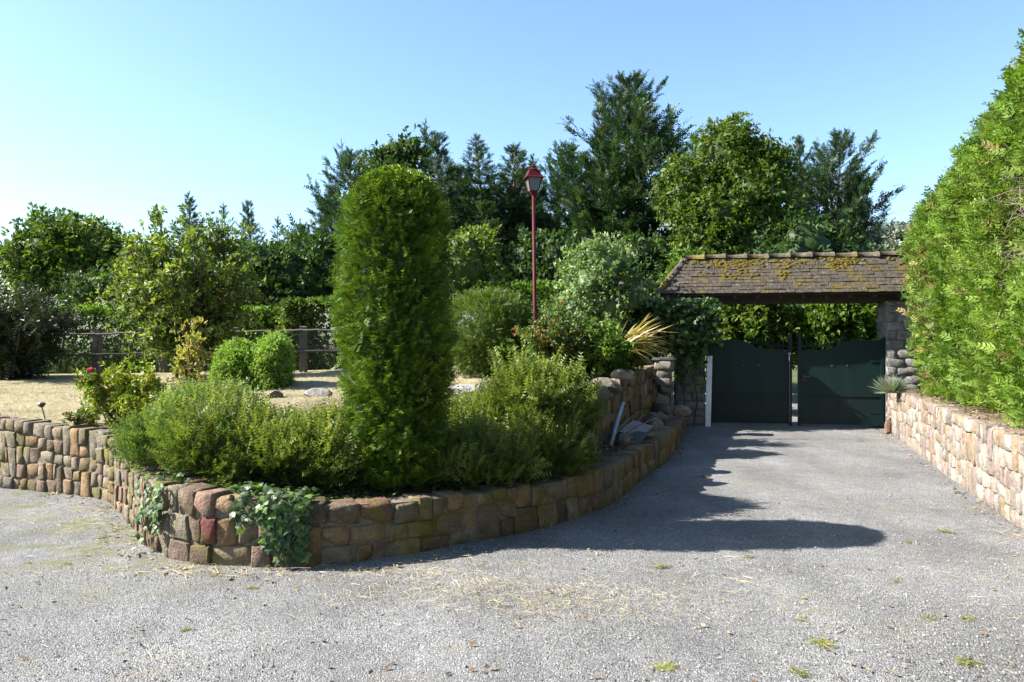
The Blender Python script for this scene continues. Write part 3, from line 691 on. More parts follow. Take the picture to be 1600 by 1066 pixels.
def blob(lv, c, rad, n, tm, size, seed, amp=.14, up=.4, zmin=-.75, depth=.22, core=.78, jit=.35, tz=0, rnd_up=0):
    """an ellipsoid mass of sprigs at c with radii rad"""
    r = lv.r; c = np.array(c, float); rad = np.array(rad, float); D = sphere_dirs(r, n, zmin)
    k = 1 + lump(D, seed, amp) + lump(D, seed + 1, amp * .5, 6)
    dep = 1 - np.abs(r.normal(0, depth, n)).clip(0, .7)
    P = c + D * rad * (k * dep)[:, None]; Nn = unit(D / rad)
    d = Nn + np.array((0, 0, up)) + r.normal(0, jit, (n, 3))
    P, d, c_ = clump(r, P, d, 5, size[1] * .35, .5); n = len(P)
    lv.put(tm, P, d, r.uniform(size[0], size[1], n), rnd=.5 * c_ + .5 * r.random(n))
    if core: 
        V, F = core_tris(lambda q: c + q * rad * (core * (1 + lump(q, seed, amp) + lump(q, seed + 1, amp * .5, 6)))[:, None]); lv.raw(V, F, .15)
    return lv

def stems(g, base, tips, r0=.03, bend=.2, seed=0, n=5, sides=5):
    r = rng(seed); out = []
    for t in tips:
        a = np.array(base, float); b_ = np.array(t, float); o = r.normal(0, bend, 3) * np.linalg.norm(b_ - a) * .3
        pts = [a + (b_ - a) * f + o * math.sin(math.pi * f) for f in np.linspace(0, 1, n)]
        g.tube(pts, [r0 * (1 - .8 * f) for f in np.linspace(0, 1, n)], sides); out.append(pts)
    return out
def base_at(x, y): return np.array((x, y, Gz(x, y) - .02))

# ------------------------------------------------------------------ the clipped yews
cx, cy = -.965, 6.38; b0 = base_at(cx, cy)
t = thing('yew_column', 'tall clipped yew column rising from the shrub bed', 'topiary', b0); lv = Leaves(101); r = lv.r; Hc = 2.90 - b0[2]
def col_r(z, a):
    f = z / Hc; k = (.37 + .022 * np.sin(2.2 * f + .5) - .008 * f) * (1 - .24 * np.clip((.5 - f) / .5, 0, 1))
    k = k * np.where(f > .87, np.sqrt(np.clip(1 - ((f - .87) / .14) ** 2 * .85, .05, 1)), 1) * np.where(f < .2, .84 + .8 * f, 1)
    q = np.stack([np.cos(a), np.sin(a), z * .8], -1); return k * (1 + lump(q, 4, .09, 3) + lump(q * 2.2, 9, .07, 3))
n = 24000; z = r.uniform(0.05, Hc, n); a = r.uniform(0, 6.283, n); rad = col_r(z, a) + .045 - r.uniform(0, .15, n)
P = np.stack([rad * np.cos(a), rad * np.sin(a), z], 1); d = np.stack([np.cos(a), np.sin(a), np.full(n, .2)], 1) + r.normal(0, .5, (n, 3))
P, d, c_ = clump(r, P, d, 7, .020, .36); n = len(P)
lv.put(TY, P, d, r.uniform(.05, .10, n), roll=.5, rnd=c_ * .6 + r.random(n) * .4)
n = 4200; a = r.uniform(0, 6.283, n); q = np.sqrt(r.random(n)) * .35; zt = Hc * (.87 + .14 * np.sqrt(np.clip((1 - (q / .37) ** 2) / .85, 0, 1))) + .07 * np.sin(a * 3) * q; P = np.stack([q * np.cos(a), q * np.sin(a), zt], 1)
lv.put(TY, P, np.stack([.5 * np.cos(a), .5 * np.sin(a), np.ones(n)], 1) + r.normal(0, .35, (n, 3)), r.uniform(.05, .13, n))
n = 420; a = r.uniform(0, 6.283, n); z = r.uniform(.1, Hc, n); rad = col_r(z, a)     # shoots that escaped the shears
lv.put(TY, np.stack([rad * np.cos(a), rad * np.sin(a), z], 1), np.stack([np.cos(a), np.sin(a), np.full(n, .9)], 1), r.uniform(.10, .17, n), rnd=r.uniform(.6, 1, n))
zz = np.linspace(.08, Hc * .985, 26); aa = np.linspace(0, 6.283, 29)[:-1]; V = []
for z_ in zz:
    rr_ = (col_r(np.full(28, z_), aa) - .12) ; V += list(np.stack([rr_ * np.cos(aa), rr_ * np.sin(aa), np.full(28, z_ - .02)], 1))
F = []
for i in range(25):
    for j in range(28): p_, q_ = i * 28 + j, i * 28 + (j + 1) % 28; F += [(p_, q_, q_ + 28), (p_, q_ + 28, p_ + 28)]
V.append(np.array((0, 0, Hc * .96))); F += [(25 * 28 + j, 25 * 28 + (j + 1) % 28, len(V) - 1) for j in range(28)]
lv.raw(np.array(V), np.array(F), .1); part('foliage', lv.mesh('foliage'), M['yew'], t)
g = Geo().tube([(0, 0, -.1), (.02, 0, .4), (0, .02, 1.2)], [.08, .06, .05], 7); part('trunk', g.mesh('trunk', True), M['bark'], t)

def simple_bush(name, label, cat, x, y, blobs, tm, mat, seed, group=None, stemr=.02, z0=None, **kw):
    """blobs: (dx, dy, z, rx, ry, rz, n, size0, size1)"""
    b0 = base_at(x, y)
    if z0 is not None: b0[2] = z0
    t = thing(name, label, cat, b0, 0, group); lv = Leaves(seed); g = Geo()
    for i, (dx, dy, z_, rx, ry, rz, n, s0, s1) in enumerate(blobs):
        blob(lv, (dx, dy, z_), (rx, ry, rz), n, tm, (s0, s1), seed + i * 7, **kw)
        stems(g, (dx * .3, dy * .3, -.05), [(dx + rx * q, dy + ry * w, z_ + rz * .2) for q, w in ((-.4, .2), (.3, -.4), (.1, .4), (.45, .1))], stemr, .3, seed + i)
    part('foliage', lv.mesh('foliage'), M[mat], t); part('stem', g.mesh('stem', True), M['bark'], t); return t
simple_bush('yew_ball', 'rounded clipped yew bush on the lawn in front of lamp post', 'topiary', -.36, 12.0,
    [(0, 0, .66, .66, .66, .70, 11000, .05, .10)], TY, 'ballyew', 120, amp=.05, zmin=-.9, depth=.06, up=.3, core=.88)

# ------------------------------------------------------------------ feathery shrubs behind the front wall
FG = 'feathery low shrubs in the front bed'
def feather(label, x, y, rx, ry, h, n, seed, mat='feather', lean=(0, 0), sz=(.10, .21)):
    n = int(n * .8); b0 = base_at(x, y); t = thing('feathery_shrub', label, 'shrub', b0, 0, FG); lv = Leaves(seed); r = lv.r; g = Geo()
    D = sphere_dirs(r, n, -.35); k = 1 + lump(D, seed, .24) + lump(D, seed + 1, .16, 5); dep = 1 - np.abs(r.normal(0, .22, n)).clip(0, .75)
    P = D * np.array((rx, ry, h * .62)) * (k * dep)[:, None] + np.array((lean[0], lean[1], h * .40))
    P[:, 2] = np.maximum(P[:, 2], r.uniform(0, .08, n))
    d = unit(D * np.array((1 / rx, 1 / ry, 1.4 / h))) * .8 + np.array((lean[0], lean[1], .75)) + r.normal(0, .28, (n, 3))
    P, d, c_ = clump(r, P + unit(d) * r.exponential(.035, (n, 1)), d, 14, .045, .33); n = len(P); hz = (P[:, 2] / h).clip(0, 1)
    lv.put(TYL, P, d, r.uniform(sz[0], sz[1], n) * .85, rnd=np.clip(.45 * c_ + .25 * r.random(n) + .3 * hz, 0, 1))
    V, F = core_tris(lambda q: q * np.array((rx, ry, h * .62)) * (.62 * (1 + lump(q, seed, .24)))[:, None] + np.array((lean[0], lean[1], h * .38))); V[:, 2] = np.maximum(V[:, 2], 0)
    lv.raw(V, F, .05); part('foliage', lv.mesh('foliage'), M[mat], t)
    stems(g, (0, 0, -.05), [D[i] * np.array((rx, ry, h * .5)) * .85 + np.array((lean[0], lean[1], h * .42)) for i in range(16)], .014, .25, seed); part('stem', g.mesh('stem', True), M['twig'], t)
feather('grey green feathery shrub hanging over the left bend of the wall', -2.86, 6.9, .38, .46, .44, 5200, 201, 'feather_grey', (-.04, -.03))
feather('feathery shrub behind the ivy, just right of the grey green one', -2.4, 6.5, .42, .44, .38, 4600, 202)
feather('low feathery shrub in the middle of the left hand bed', -1.95, 6.40, .42, .42, .34, 4200, 203)
feather('feathery shrub touching the left foot of the yew column', -1.45, 6.45, .38, .42, .38, 4200, 204)
feather('short dark feathery shrub at the right foot of the yew column', -.30, 6.75, .44, .42, .42, 4200, 205)
feather('tall bright topped feathery shrub right of the yew column', .22, 7.6, .44, .45, .72, 6000, 206, sz=(.13, .26))
feather('rounded feathery shrub at the end of the bed by the boulder', .30, 7.2, .32, .32, .46, 3400, 207)
feather('feathery shrub right behind the yew column', -.45, 7.5, .42, .35, .42, 2800, 208)
feather('small grey green feathery shrub on the slope below the rose', -3.1, 7.9, .40, .35, .34, 2600, 209, 'feather_grey')
feather('bright straggly shrub left of the column on the slope', -1.7, 7.3, .5, .3, .20, 2600, 210)

# ------------------------------------------------------------------ thuja hedge on the right
hd = thing('thuja_hedge', 'tall bright green thuja hedge above the right hand wall', 'hedge', (6.1, 9.6, .74))
hb = np.array(hd.location); lv = Leaves(301); r = lv.r
# face line: far end to near end; height grows a little towards the camera
FP = Path([(7.8, 13.5, 3.3), (6.95, 13.0, 3.45), (6.46, 12.35, 3.6), (6.12, 11.4, 3.75), (5.66, 9.9, 3.95), (5.17, 8.3, 4.32), (4.77, 7.0, 4.65), (4.25, 5.2, 4.6), (3.9, 4.0, 4.6), (3.3, 1.9, 4.6), (2.4, -1.1, 4.6)])
def hedge_pt(s, z):      # s along, z height above sea level; leans out a little with height, foot drawn back
    top = FP(s)[2]; f = (z - .78) / (top - .78)
    ins = -.16 * (1 - f) ** 2 - .05 + .03 * math.sin(s * 1.9 + z) + .03 * math.sin(3.3 * s - 2.1 * z) + .045 * math.sin(6.3 * s + 4 * z) + .03 * math.sin(13 * s - 5 * z)
    if f > .85: ins -= 1.1 * (f - .85) ** 1.5 * 3
    return FP.off(s, ins)
n = 24000; S = np.where(r.random(n) < .86, r.uniform(0, 10.6, n), r.uniform(10.6, FP.L, n)); keep = []
P = np.zeros((n, 3)); Dd = np.zeros((n, 3))
hole = lambda s, z: max(math.exp(-((s - 6.35) / .5) ** 2 - ((z - 2.85) / .65) ** 2), math.exp(-((s - 3.1) / .26) ** 2 - ((z - 1.85) / .6) ** 2), .9 * math.exp(-((s - 5.7) / .22) ** 2 - ((z - 3.6) / .35) ** 2))
for i in range(n):
    s = S[i]; top = FP(s)[2] + .12 * math.sin(4 * s) + .10 * math.sin(9.7 * s); z = .80 + (top - .80) * r.random() ** .95; q = hedge_pt(s, z); d = FP.tan(s)
    dep = abs(r.normal(0, .09)) + (.42 * hole(s, z) if r.random() < .96 else 0); nn = np.array((d[1], -d[0], 0))
    if hole(s, z) > .35 and r.random() < .85: dep += .6
    P[i] = np.array((q[0], q[1], z)) - nn * dep; Dd[i] = nn + np.array((0, 0, 1.15 + .5 * (z > top - .4))) + r.normal(0, .38, 3)
P, Dd, c_ = clump(r, P, Dd, 6, .05, .38); n = len(P); tone_ = .45 * c_ + .38 * r.random(n) + .10 * lump(P * 1.2, 33, 1, 1.3)
tone_ = np.where((np.exp(-((P[:, 1] - 11.6) / .45) ** 2) * (P[:, 2] < 3.0) > .35) & (r.random(n) < .3), r.uniform(.88, 1, n), np.clip(tone_, 0, .9)); tone_ = np.where(r.random(n) < .03, .97, tone_)
lv.put(TF, P - hb, Dd, r.uniform(.10, .21, n), roll=.9, rnd=tone_)
n = 2600; S = r.uniform(0, FP.L, n); P = []       # the top, with pointed leaders
for s in S:
    top = FP(s)[2] + .12 * math.sin(4 * s) + .10 * math.sin(9.7 * s); q = FP.off(s, -.35 - r.random() * .9); P.append((q[0], q[1], top - .12 + r.random() * .2))
lv.put(TF, np.array(P) - hb, np.array((0, 0, 1.)) + r.normal(0, .35, (n, 3)), r.uniform(.18, .34, n), roll=.9)
for s in r.uniform(.5, FP.L, 34):
    top = FP(s)[2]; q = FP.off(s, -.28 - r.random() * .4); k = 16; hh = r.uniform(.1, .38); f = r.random(k); lean = r.normal(0, .1, 2)
    lv.put(TF, np.stack([q[0] + lean[0] * f, q[1] + lean[1] * f, top + f * hh], 1) - hb, np.stack([r.normal(0, .4, k), r.normal(0, .4, k), np.ones(k)], 1), r.uniform(.1, .2, k) * (1.1 - .5 * f))
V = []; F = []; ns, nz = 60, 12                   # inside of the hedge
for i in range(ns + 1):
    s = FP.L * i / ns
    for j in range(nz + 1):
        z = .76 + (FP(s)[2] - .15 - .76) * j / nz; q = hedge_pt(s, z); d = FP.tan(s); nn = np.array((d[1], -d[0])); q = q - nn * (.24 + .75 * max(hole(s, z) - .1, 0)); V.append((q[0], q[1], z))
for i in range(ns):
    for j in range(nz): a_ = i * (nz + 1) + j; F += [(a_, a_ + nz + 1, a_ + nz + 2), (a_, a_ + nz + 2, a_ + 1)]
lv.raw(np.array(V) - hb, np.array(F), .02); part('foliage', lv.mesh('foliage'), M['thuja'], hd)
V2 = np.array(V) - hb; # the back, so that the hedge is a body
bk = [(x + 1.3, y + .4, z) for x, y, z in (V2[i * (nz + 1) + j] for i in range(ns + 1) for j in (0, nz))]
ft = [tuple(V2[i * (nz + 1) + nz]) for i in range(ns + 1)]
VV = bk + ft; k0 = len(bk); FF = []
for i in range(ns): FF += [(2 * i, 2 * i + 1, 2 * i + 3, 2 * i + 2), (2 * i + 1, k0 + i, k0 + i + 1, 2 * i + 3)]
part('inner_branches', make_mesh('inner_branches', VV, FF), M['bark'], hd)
g = Geo()      # bare dead twigs in the thin places
for _ in range(340):
    u = r.random()
    if u < .60: s, z = r.normal(6.3, .42), r.normal(2.85, .55)
    elif u < .85: s, z = r.normal(3.1, .2), r.normal(1.85, .45)
    else: s, z = r.uniform(1, 7), r.uniform(.85, 1.1)
    s = min(max(s, .3), FP.L - .3); z = min(max(z, .82), 3.9); q = hedge_pt(s, z); d = FP.tan(s); nn = np.array((d[1], -d[0], 0)); a_ = np.array((q[0], q[1], z)) - nn * .5 - hb
    dr = nn * r.uniform(.15, .52) + np.array((d[0], d[1], 0)) * r.normal(0, .45) + np.array((0, 0, r.normal(.05, .3))); m_ = a_ + dr * .5 + r.normal(0, .06, 3); e_ = a_ + dr * .85
    g.tube([a_, m_, e_], [.009, .006, .002], 4, False)
    for _k in range(2):
        o_ = m_ + (e_ - m_) * r.random(); g.tube([o_, o_ + dr * .2 + r.normal(0, .12, 3)], [.004, .0015], 3, False)
part('dead_twigs', g.mesh('dead_twigs'), M['twig'], hd, kind='stuff', label='grey bare dead twigs in the thin patches')
for i in range(7):
    s = FP.L * (i + .5) / 7; q = FP.off(s, -.75); g = Geo().tube([(q[0] - hb[0], q[1] - hb[1], -.1), (q[0] - hb[0], q[1] - hb[1], 2.4)], [.08, .04], 7); part('trunk', g.mesh('trunk', True), M['bark'], hd)
vn = thing('climbing_vine', 'leafy vine twining through the face of the thuja hedge', 'vine', (6.0, 10.6, .75)); vb = np.array(vn.location); lv = Leaves(303); r = lv.r; g = Geo()
for s0, dz, z0 in ((2.2, 2.6, 1.1), (3.8, 2.2, 1.0), (4.3, 2.7, 1.0), (1.6, 1.9, 1.8)):
    P = []; 
    for f in np.linspace(0, 1, 60):
        s = s0 + .45 * math.sin(f * 3 + s0) ; z = z0 + dz * f; q = hedge_pt(s, z); d = FP.tan(s); P.append(np.array((q[0] + d[1] * .06, q[1] - d[0] * .06, z)) + r.normal(0, .05, 3) - vb)
    g.tube(P[::4], .005, 4, False); P = np.array(P); lv.put(T1, P, r.normal(0, 1, (60, 3)) + np.array((-.3, 0, -.5)), r.uniform(.07, .14, 60), up=(-1, -.3, .4))
part('leaves', lv.mesh('leaves'), M['hedge'], vn); part('stem', g.mesh('stem'), M['bark'], vn)
lb = thing('lavender', 'small silvery lavender clump on the wall end by the right pillar', 'plant', (6.28, 12.7, .76)); lv = Leaves(310); r = lv.r
n = 900; D = sphere_dirs(r, n, .0); lv.put([t_blade(3, .2, .02)], D * np.array((.06, .08, .02)), D + np.array((-.15, -.1, .45)) + r.normal(0, .2, (n, 3)), r.uniform(.16, .36, n)); part('foliage', lv.mesh('foliage'), M['silver'], lb)

# ------------------------------------------------------------------ conifers
def conifer_meshes(seed, H, Lm, nb, tuft=(.34, .62), rise=(.25, .9), lean=0, power=.8, lower=.05, bare=0):
    lv = Leaves(seed); r = lv.r; g = Geo()
    ax = lambda z: np.array((lean * (z / H) ** 1.5, .1 * math.sin(z), z))
    g.tube([ax(z) - (0, 0, .2 * (z == 0)) for z in np.linspace(0, H * .95, 8)], [max(.14 * H / 8 * (1 - f), .02) for f in np.linspace(0, .95, 8)], 7)
    for i in range(nb):
        t_ = ((i + r.random()) / nb) ** 1.0; z = H * (lower + (.97 - lower) * t_); a = i * 2.39996 + r.normal(0, .25)
        ln_ = (Lm * (1 - t_) ** power * r.uniform(.5, 1.22) + .10); e = rise[0] + (rise[1] - rise[0]) * t_ + r.normal(0, .12)
        hd_ = np.array((math.cos(a), math.sin(a), 0)); s = np.linspace(0, 1, 6)
        pts = [ax(z) + hd_ * ln_ * q * math.cos(e) + np.array((0, 0, ln_ * (math.sin(e) * q + .16 * q * q))) for q in s]
        g.tube(pts, [max(.035 * ln_ / Lm * (1 - q), .005) + .003 for q in s], 4, False)
        k = int(5 + ln_ * 17); q = .16 + .84 * r.random(k) ** .65; pp = np.array([[np.interp(w, s, [p_[c_] for p_ in pts]) for c_ in range(3)] for w in q])
        tg = hd_ * math.cos(e) + np.array((0, 0, math.sin(e) + .3)); side = np.array((-hd_[1], hd_[0], 0)); sd = r.normal(0, 1, k)
        pp = pp + side * (sd * .13 * ln_ * (1.05 - q))[:, None] + np.array((0, 0, 1)) * r.normal(0, .05 * ln_, k)[:, None]
        D = tg + side * (sd * .75)[:, None] + r.normal(0, .3, (k, 3)) + np.array((0, 0, .1)); lv.put(TP, pp, D, r.uniform(tuft[0], tuft[1], k) * (1.1 - .35 * q) * (1.08 - .6 * t_ ** 2), roll=.8, rnd=np.clip(r.normal(.35, .2, k) + .25 * q, 0, 1))
    k = 26; f = r.random(k); lv.put(TP, np.array([ax(H * (.9 + .1 * w)) for w in f]), np.stack([r.normal(0, .45, k), r.normal(0, .45, k), np.ones(k)], 1), r.uniform(.16, .3, k) * (1.15 - .7 * f))
    return lv.mesh('crown'), g.mesh('trunk', True)
CON = {'broad': conifer_meshes(401, 9.6, 3.3, 190, (.36, .70), (.25, .85), power=.55), 'spire': conifer_meshes(402, 8.0, 1.75, 160, (.26, .46), (.15, .7), power=.85),
       'windy': conifer_meshes(403, 7.0, 2.9, 110, (.34, .6), (.25, .8), lean=.5, power=.6), 'spire_b': conifer_meshes(405, 8.0, 1.9, 145, (.26, .46), (.25, .9), power=.75, lean=.15), 'loose': conifer_meshes(404, 8.0, 2.0, 85, (.26, .44), (.0, .6))}
for k_, (c_, t_) in CON.items(): c_.materials.append(M['cypress_blue'] if k_ == 'loose' else M['cypress']); t_.materials.append(M['bark'])
def conifer(kind, label, px_, ytop, Y, wide=1.0, rot=0., z0=None):
    p = at(px_, ytop, Y); z0 = 1.0 if z0 is None else z0; h0 = {'broad': 9.6, 'spire': 8.0, 'windy': 7.0, 'loose': 8.0, 'spire_b': 8.0}[kind]; s = (p[2] - z0) / h0
    t = thing('conifer', label, 'tree', (p[0], Y, z0), rot, 'conifers in the tree belt'); t.scale = (s * wide, s * wide, s)
    part('crown', CON[kind][0], None, t); part('trunk', CON[kind][1], None, t); return t
conifer('broad', 'tallest dark cypress in the belt, left of the round broadleaf tree', 985, 116, 26, 1.1, .4)
conifer('spire', 'second slim top leaning on the left of the tallest cypress', 942, 140, 26.8, .8, 2.0)
conifer('broad', 'dark cypress filling the gap right behind the red lantern', 890, 225, 27, .85, 1.9)
conifer('spire_b', 'slim spire of a cypress left of the red lantern', 797, 220, 28, 1.5, .2)
conifer('spire', 'slim pointed cypress halfway between lantern and yew column', 750, 210, 27, 1.5, 1.3)
conifer('spire_b', 'pointed cypress just right above the yew column', 692, 202, 28, 1.45, 2.6)
conifer('loose', 'highest conifer tip rising right behind the yew column', 664, 188, 26.5, .85, 3.4)
conifer('windy', 'spreading conifer with boughs reaching left of the yew column', 568, 236, 24, 1.0, math.pi)
conifer('spire_b', 'slim conifer tip left of the two right hand conifers', 1250, 206, 26, .85, .9)
conifer('windy', 'wind swept conifer with boughs trailing to the right above the roof', 1292, 208, 25, .95, .0)
conifer('broad', 'low wide cypress behind the right end of the tiled roof', 1330, 270, 27, .62, 2.2)
conifer('spire', 'tallest of the small conifer tips above the loose bush', 296, 300, 30, 1.1, .5)
conifer('loose', 'thin pale conifer tip second above the loose bush', 352, 314, 31, .8, 1.6)
conifer('spire_b', 'pointed small conifer third above the loose bush', 392, 310, 30, .95, 2.7)
conifer('loose', 'thin low conifer tip nearest the yew column on the left', 433, 336, 31, .8, 4.0)
conifer('broad', 'dark broad conifer low down behind the lamp post', 1075, 300, 28.5, .6, 3.0)
conifer('spire', 'dark conifer at the far left edge behind the bush', -12, 405, 26, 1.0, 3.0)
conifer('broad', 'dark low conifer between the slim tips and the yew ball', 725, 300, 29, .7, 3.9)
conifer('spire', 'faint pale tip right next to the lantern roof', 830, 240, 29, .9, 5.0)
conifer('broad', 'dark conifer hidden low behind the right shoulder of the yew column', 715, 258, 30.5, .9, 1.1)
conifer('spire_b', 'dark conifer low left beside the yew column', 520, 300, 27, 1.5, 2.1)
conifer('broad', 'dark conifer filling the gap below the slim spires left of the lantern', 812, 262, 30, .8, 5.2)
conifer('broad', 'dark broad conifer filling in behind the loose garden bush', 470, 350, 28, .75, .0)

# ------------------------------------------------------------------ broadleaf trees and bushes behind
def broadleaf(name, label, px_, Y, z0, ztop, rx, ry, mat, seed, lobes=16, n=700, size=(.22, .38), trunk=1.2, group=None, core=.72, tm=None, lr=(.36, .5), flat=.5):
    n = int(n * .66); size = (size[0] * 1.1, size[1] * 1.1); X = (px_ - 800) / FPX * Y; t = thing(name, label, 'tree', (X, Y, z0), 0, group); lv = Leaves(seed); r = lv.r; g = Geo(); H = ztop - z0; rz = (H - trunk) / 2; cz = trunk + rz
    D = sphere_dirs(r, lobes * 3, -.75); sel = [D[0]]
    for q in D[1:]:
        if len(sel) < lobes and min(np.linalg.norm(q - w) for w in sel) > 1.6 / math.sqrt(lobes) * 1.2: sel.append(q)
    tips = []
    for i, q in enumerate(sel):
        k = r.uniform(*lr); c = np.array((q[0] * rx, q[1] * ry, q[2] * rz)) * (1 - k * .8) + np.array((0, 0, cz)); rad = np.array((rx, rx, rx)) * k * np.array((1, 1, .85))
        blob(lv, c, rad, n, tm or TC, size, seed + i * 3, amp=.2, zmin=-.8, depth=.2, core=core, jit=.6, up=.25); tips.append(c)
    blob(lv, (0, 0, cz), (rx * .72, ry * .72, rz * .78), n, tm or TC, size, seed + 90, amp=.15, depth=.15, core=.8)
    g.tube([(0, 0, -.2), (.05, 0, trunk * .6), (0, .05, trunk + rz * .6)], [.16 * H / 7, .13 * H / 7, .06], 8)
    stems(g, (0, 0, trunk * .8), tips, .05 * H / 7, .2, seed)
    part('crown', lv.mesh('crown'), M[mat], t); part('trunk', g.mesh('trunk', True), M['bark'], t); return t
broadleaf('broadleaf_tree', 'round bright broadleaf tree behind the tiled gate roof', 1142, 23, .8, 8.35, 2.05, 1.9, 'broad', 501, 17, 800, (.17, .31), lr=(.27, .56))
broadleaf('broadleaf_tree', 'large domed dark tree at the left behind the hedge', 116, 28, .8, 6.3, 2.1, 2.0, 'broad', 520, 20, 620, (.22, .4))
broadleaf('broadleaf_tree', 'leafy young tree just over the left slope of the gate roof', 1075, 20.6, .7, 4.1, .62, .7, 'hedge', 540, 9, 300, (.14, .26), .9)
broadleaf('broadleaf_tree', 'greenish tree top peeping over the yew column', 628, 22, 1.0, 7.55, .95, 1.0, 'broad_dark', 560, 10, 260, (.2, .34), 3.2, core=.6)
broadleaf('broadleaf_tree', 'bare twigged greyish small tree right of the yew column', 725, 19, 1.0, 4.6, .85, .7, 'bush', 575, 8, 150, (.14, .26), 1.4, core=.0)
broadleaf('olive_tree', 'silvery grey leaved tree between roof end and thuja hedge', 1392, 22, .5, 5.2, .75, .8, 'silver', 590, 10, 330, (.14, .26), 1.0, core=.5)
broadleaf('broadleaf_tree', 'dark leafy tree between loose bush and yew column', 450, 21, .9, 4.35, 1.75, 1.0, 'broad_dark', 605, 16, 360, (.18, .32), .7)
broadleaf('broadleaf_tree', 'ivy clad dark tree between lamp post and dogwood', 860, 21.5, .9, 4.6, 1.5, 1.0, 'broad_dark', 625, 14, 340, (.18, .32), .7)
broadleaf('broadleaf_tree', 'dark tree filling the gap between the domed tree and hedge', 190, 23, .9, 4.1, 1.5, 1.0, 'broad_dark', 645, 12, 300, (.18, .32), .7)
broadleaf('broadleaf_tree', 'dark leafy tree low behind the dogwood', 985, 22, .8, 4.6, 1.6, 1.0, 'broad_dark', 665, 14, 320, (.18, .32), .7)
broadleaf('broadleaf_tree', 'small dark tree low behind the right end of the roof', 1260, 21, .4, 5.0, 1.9, 1.0, 'broad_dark', 685, 14, 360, (.18, .34), .9)
broadleaf('broadleaf_tree', 'leafy tree seen over the gates below the tiled roof', 1180, 17.2, .0, 3.1, 1.0, .6, 'broad', 705, 12, 420, (.16, .28), .5)
broadleaf('broadleaf_tree', 'bright leafy tree seen over the right gate leaf', 1318, 16.8, .0, 3.0, .9, .6, 'hedge', 725, 12, 420, (.16, .28), .5)
broadleaf('broadleaf_tree', 'garden tree at the far left edge shading the dark bush', -190, 15.3, .85, 3.6, 1.0, .8, 'broad_dark', 745, 14, 320, (.18, .3), 1.0)

def box_hedge(label, x0, x1, y0, y1, zt, seed, mat='hedge', n=7000, size=(.10, .20), zb=.9):
    c = ((x0 + x1) / 2, (y0 + y1) / 2, zb); t = thing('clipped_hedge', label, 'hedge', c); lv = Leaves(seed); r = lv.r; W, D, H = x1 - x0, y1 - y0, zt - zb
    k = int(n * .62); x = r.uniform(-W / 2, W / 2, k); z = r.uniform(0, H, k); q = np.stack([x, np.full(k, 0), z], 1); dep = lump(q, seed, .10, 1.5) - np.abs(r.normal(0, .07, k))
    lv.put(TC, np.stack([x, -D / 2 - dep, z], 1), np.array((0, -1, .35)) + r.normal(0, .55, (k, 3)), r.uniform(size[0], size[1], k))
    k = n - k; x = r.uniform(-W / 2, W / 2, k); y = r.uniform(-D / 2, D / 2, k); q = np.stack([x, y, np.full(k, 3)], 1)
    lv.put(TC, np.stack([x, y, H + lump(q, seed + 2, .05, 1.8) + r.normal(0, .03, k)], 1), np.array((0, -.2, 1)) + r.normal(0, .5, (k, 3)), r.uniform(size[0], size[1], k))
    for sg in (-1, 1):
        kk = n // 8; y = r.uniform(-D / 2, D / 2, kk); lv.put(TC, np.stack([np.full(kk, sg * W / 2) + r.normal(0, .06, kk), y, r.uniform(0, H, kk)], 1), np.array((sg, 0, .3)) + r.normal(0, .5, (kk, 3)), r.uniform(size[0], size[1], kk))
    P = np.array([[x_, y_, z_] for x_ in (-W / 2 + .12, W / 2 - .12) for y_ in (-D / 2 + .14, D / 2 - .1) for z_ in (0, H - .1)])
    lv.raw(P, np.array([(0, 1, 3), (0, 3, 2), (4, 6, 7), (4, 7, 5), (0, 4, 5), (0, 5, 1), (2, 3, 7), (2, 7, 6), (1, 5, 7), (1, 7, 3)]), .05)
    part('foliage', lv.mesh('foliage'), M[mat], t); g = Geo()
    for i in range(max(2, int(W / .8))): x_ = -W / 2 + .4 + i * .8; g.tube([(x_, 0, -.1), (x_, 0, H * .6)], [.04, .02], 5)
    part('stem', g.mesh('stem'), M['bark'], t); return t
box_hedge('clipped green hedge behind the fence on the left', -13, -4.6, 17.6, 19.0, 2.30, 801, n=8000)
box_hedge('clipped leafy hedge behind the fence next to the yew column', -5.1, -.9, 17.1, 18.4, 2.48, 803, 'broad', 6500)
box_hedge('clipped hedge running behind the lamp post to the gateway', -.9, 2.9, 18.4, 19.6, 2.95, 805, n=6000)

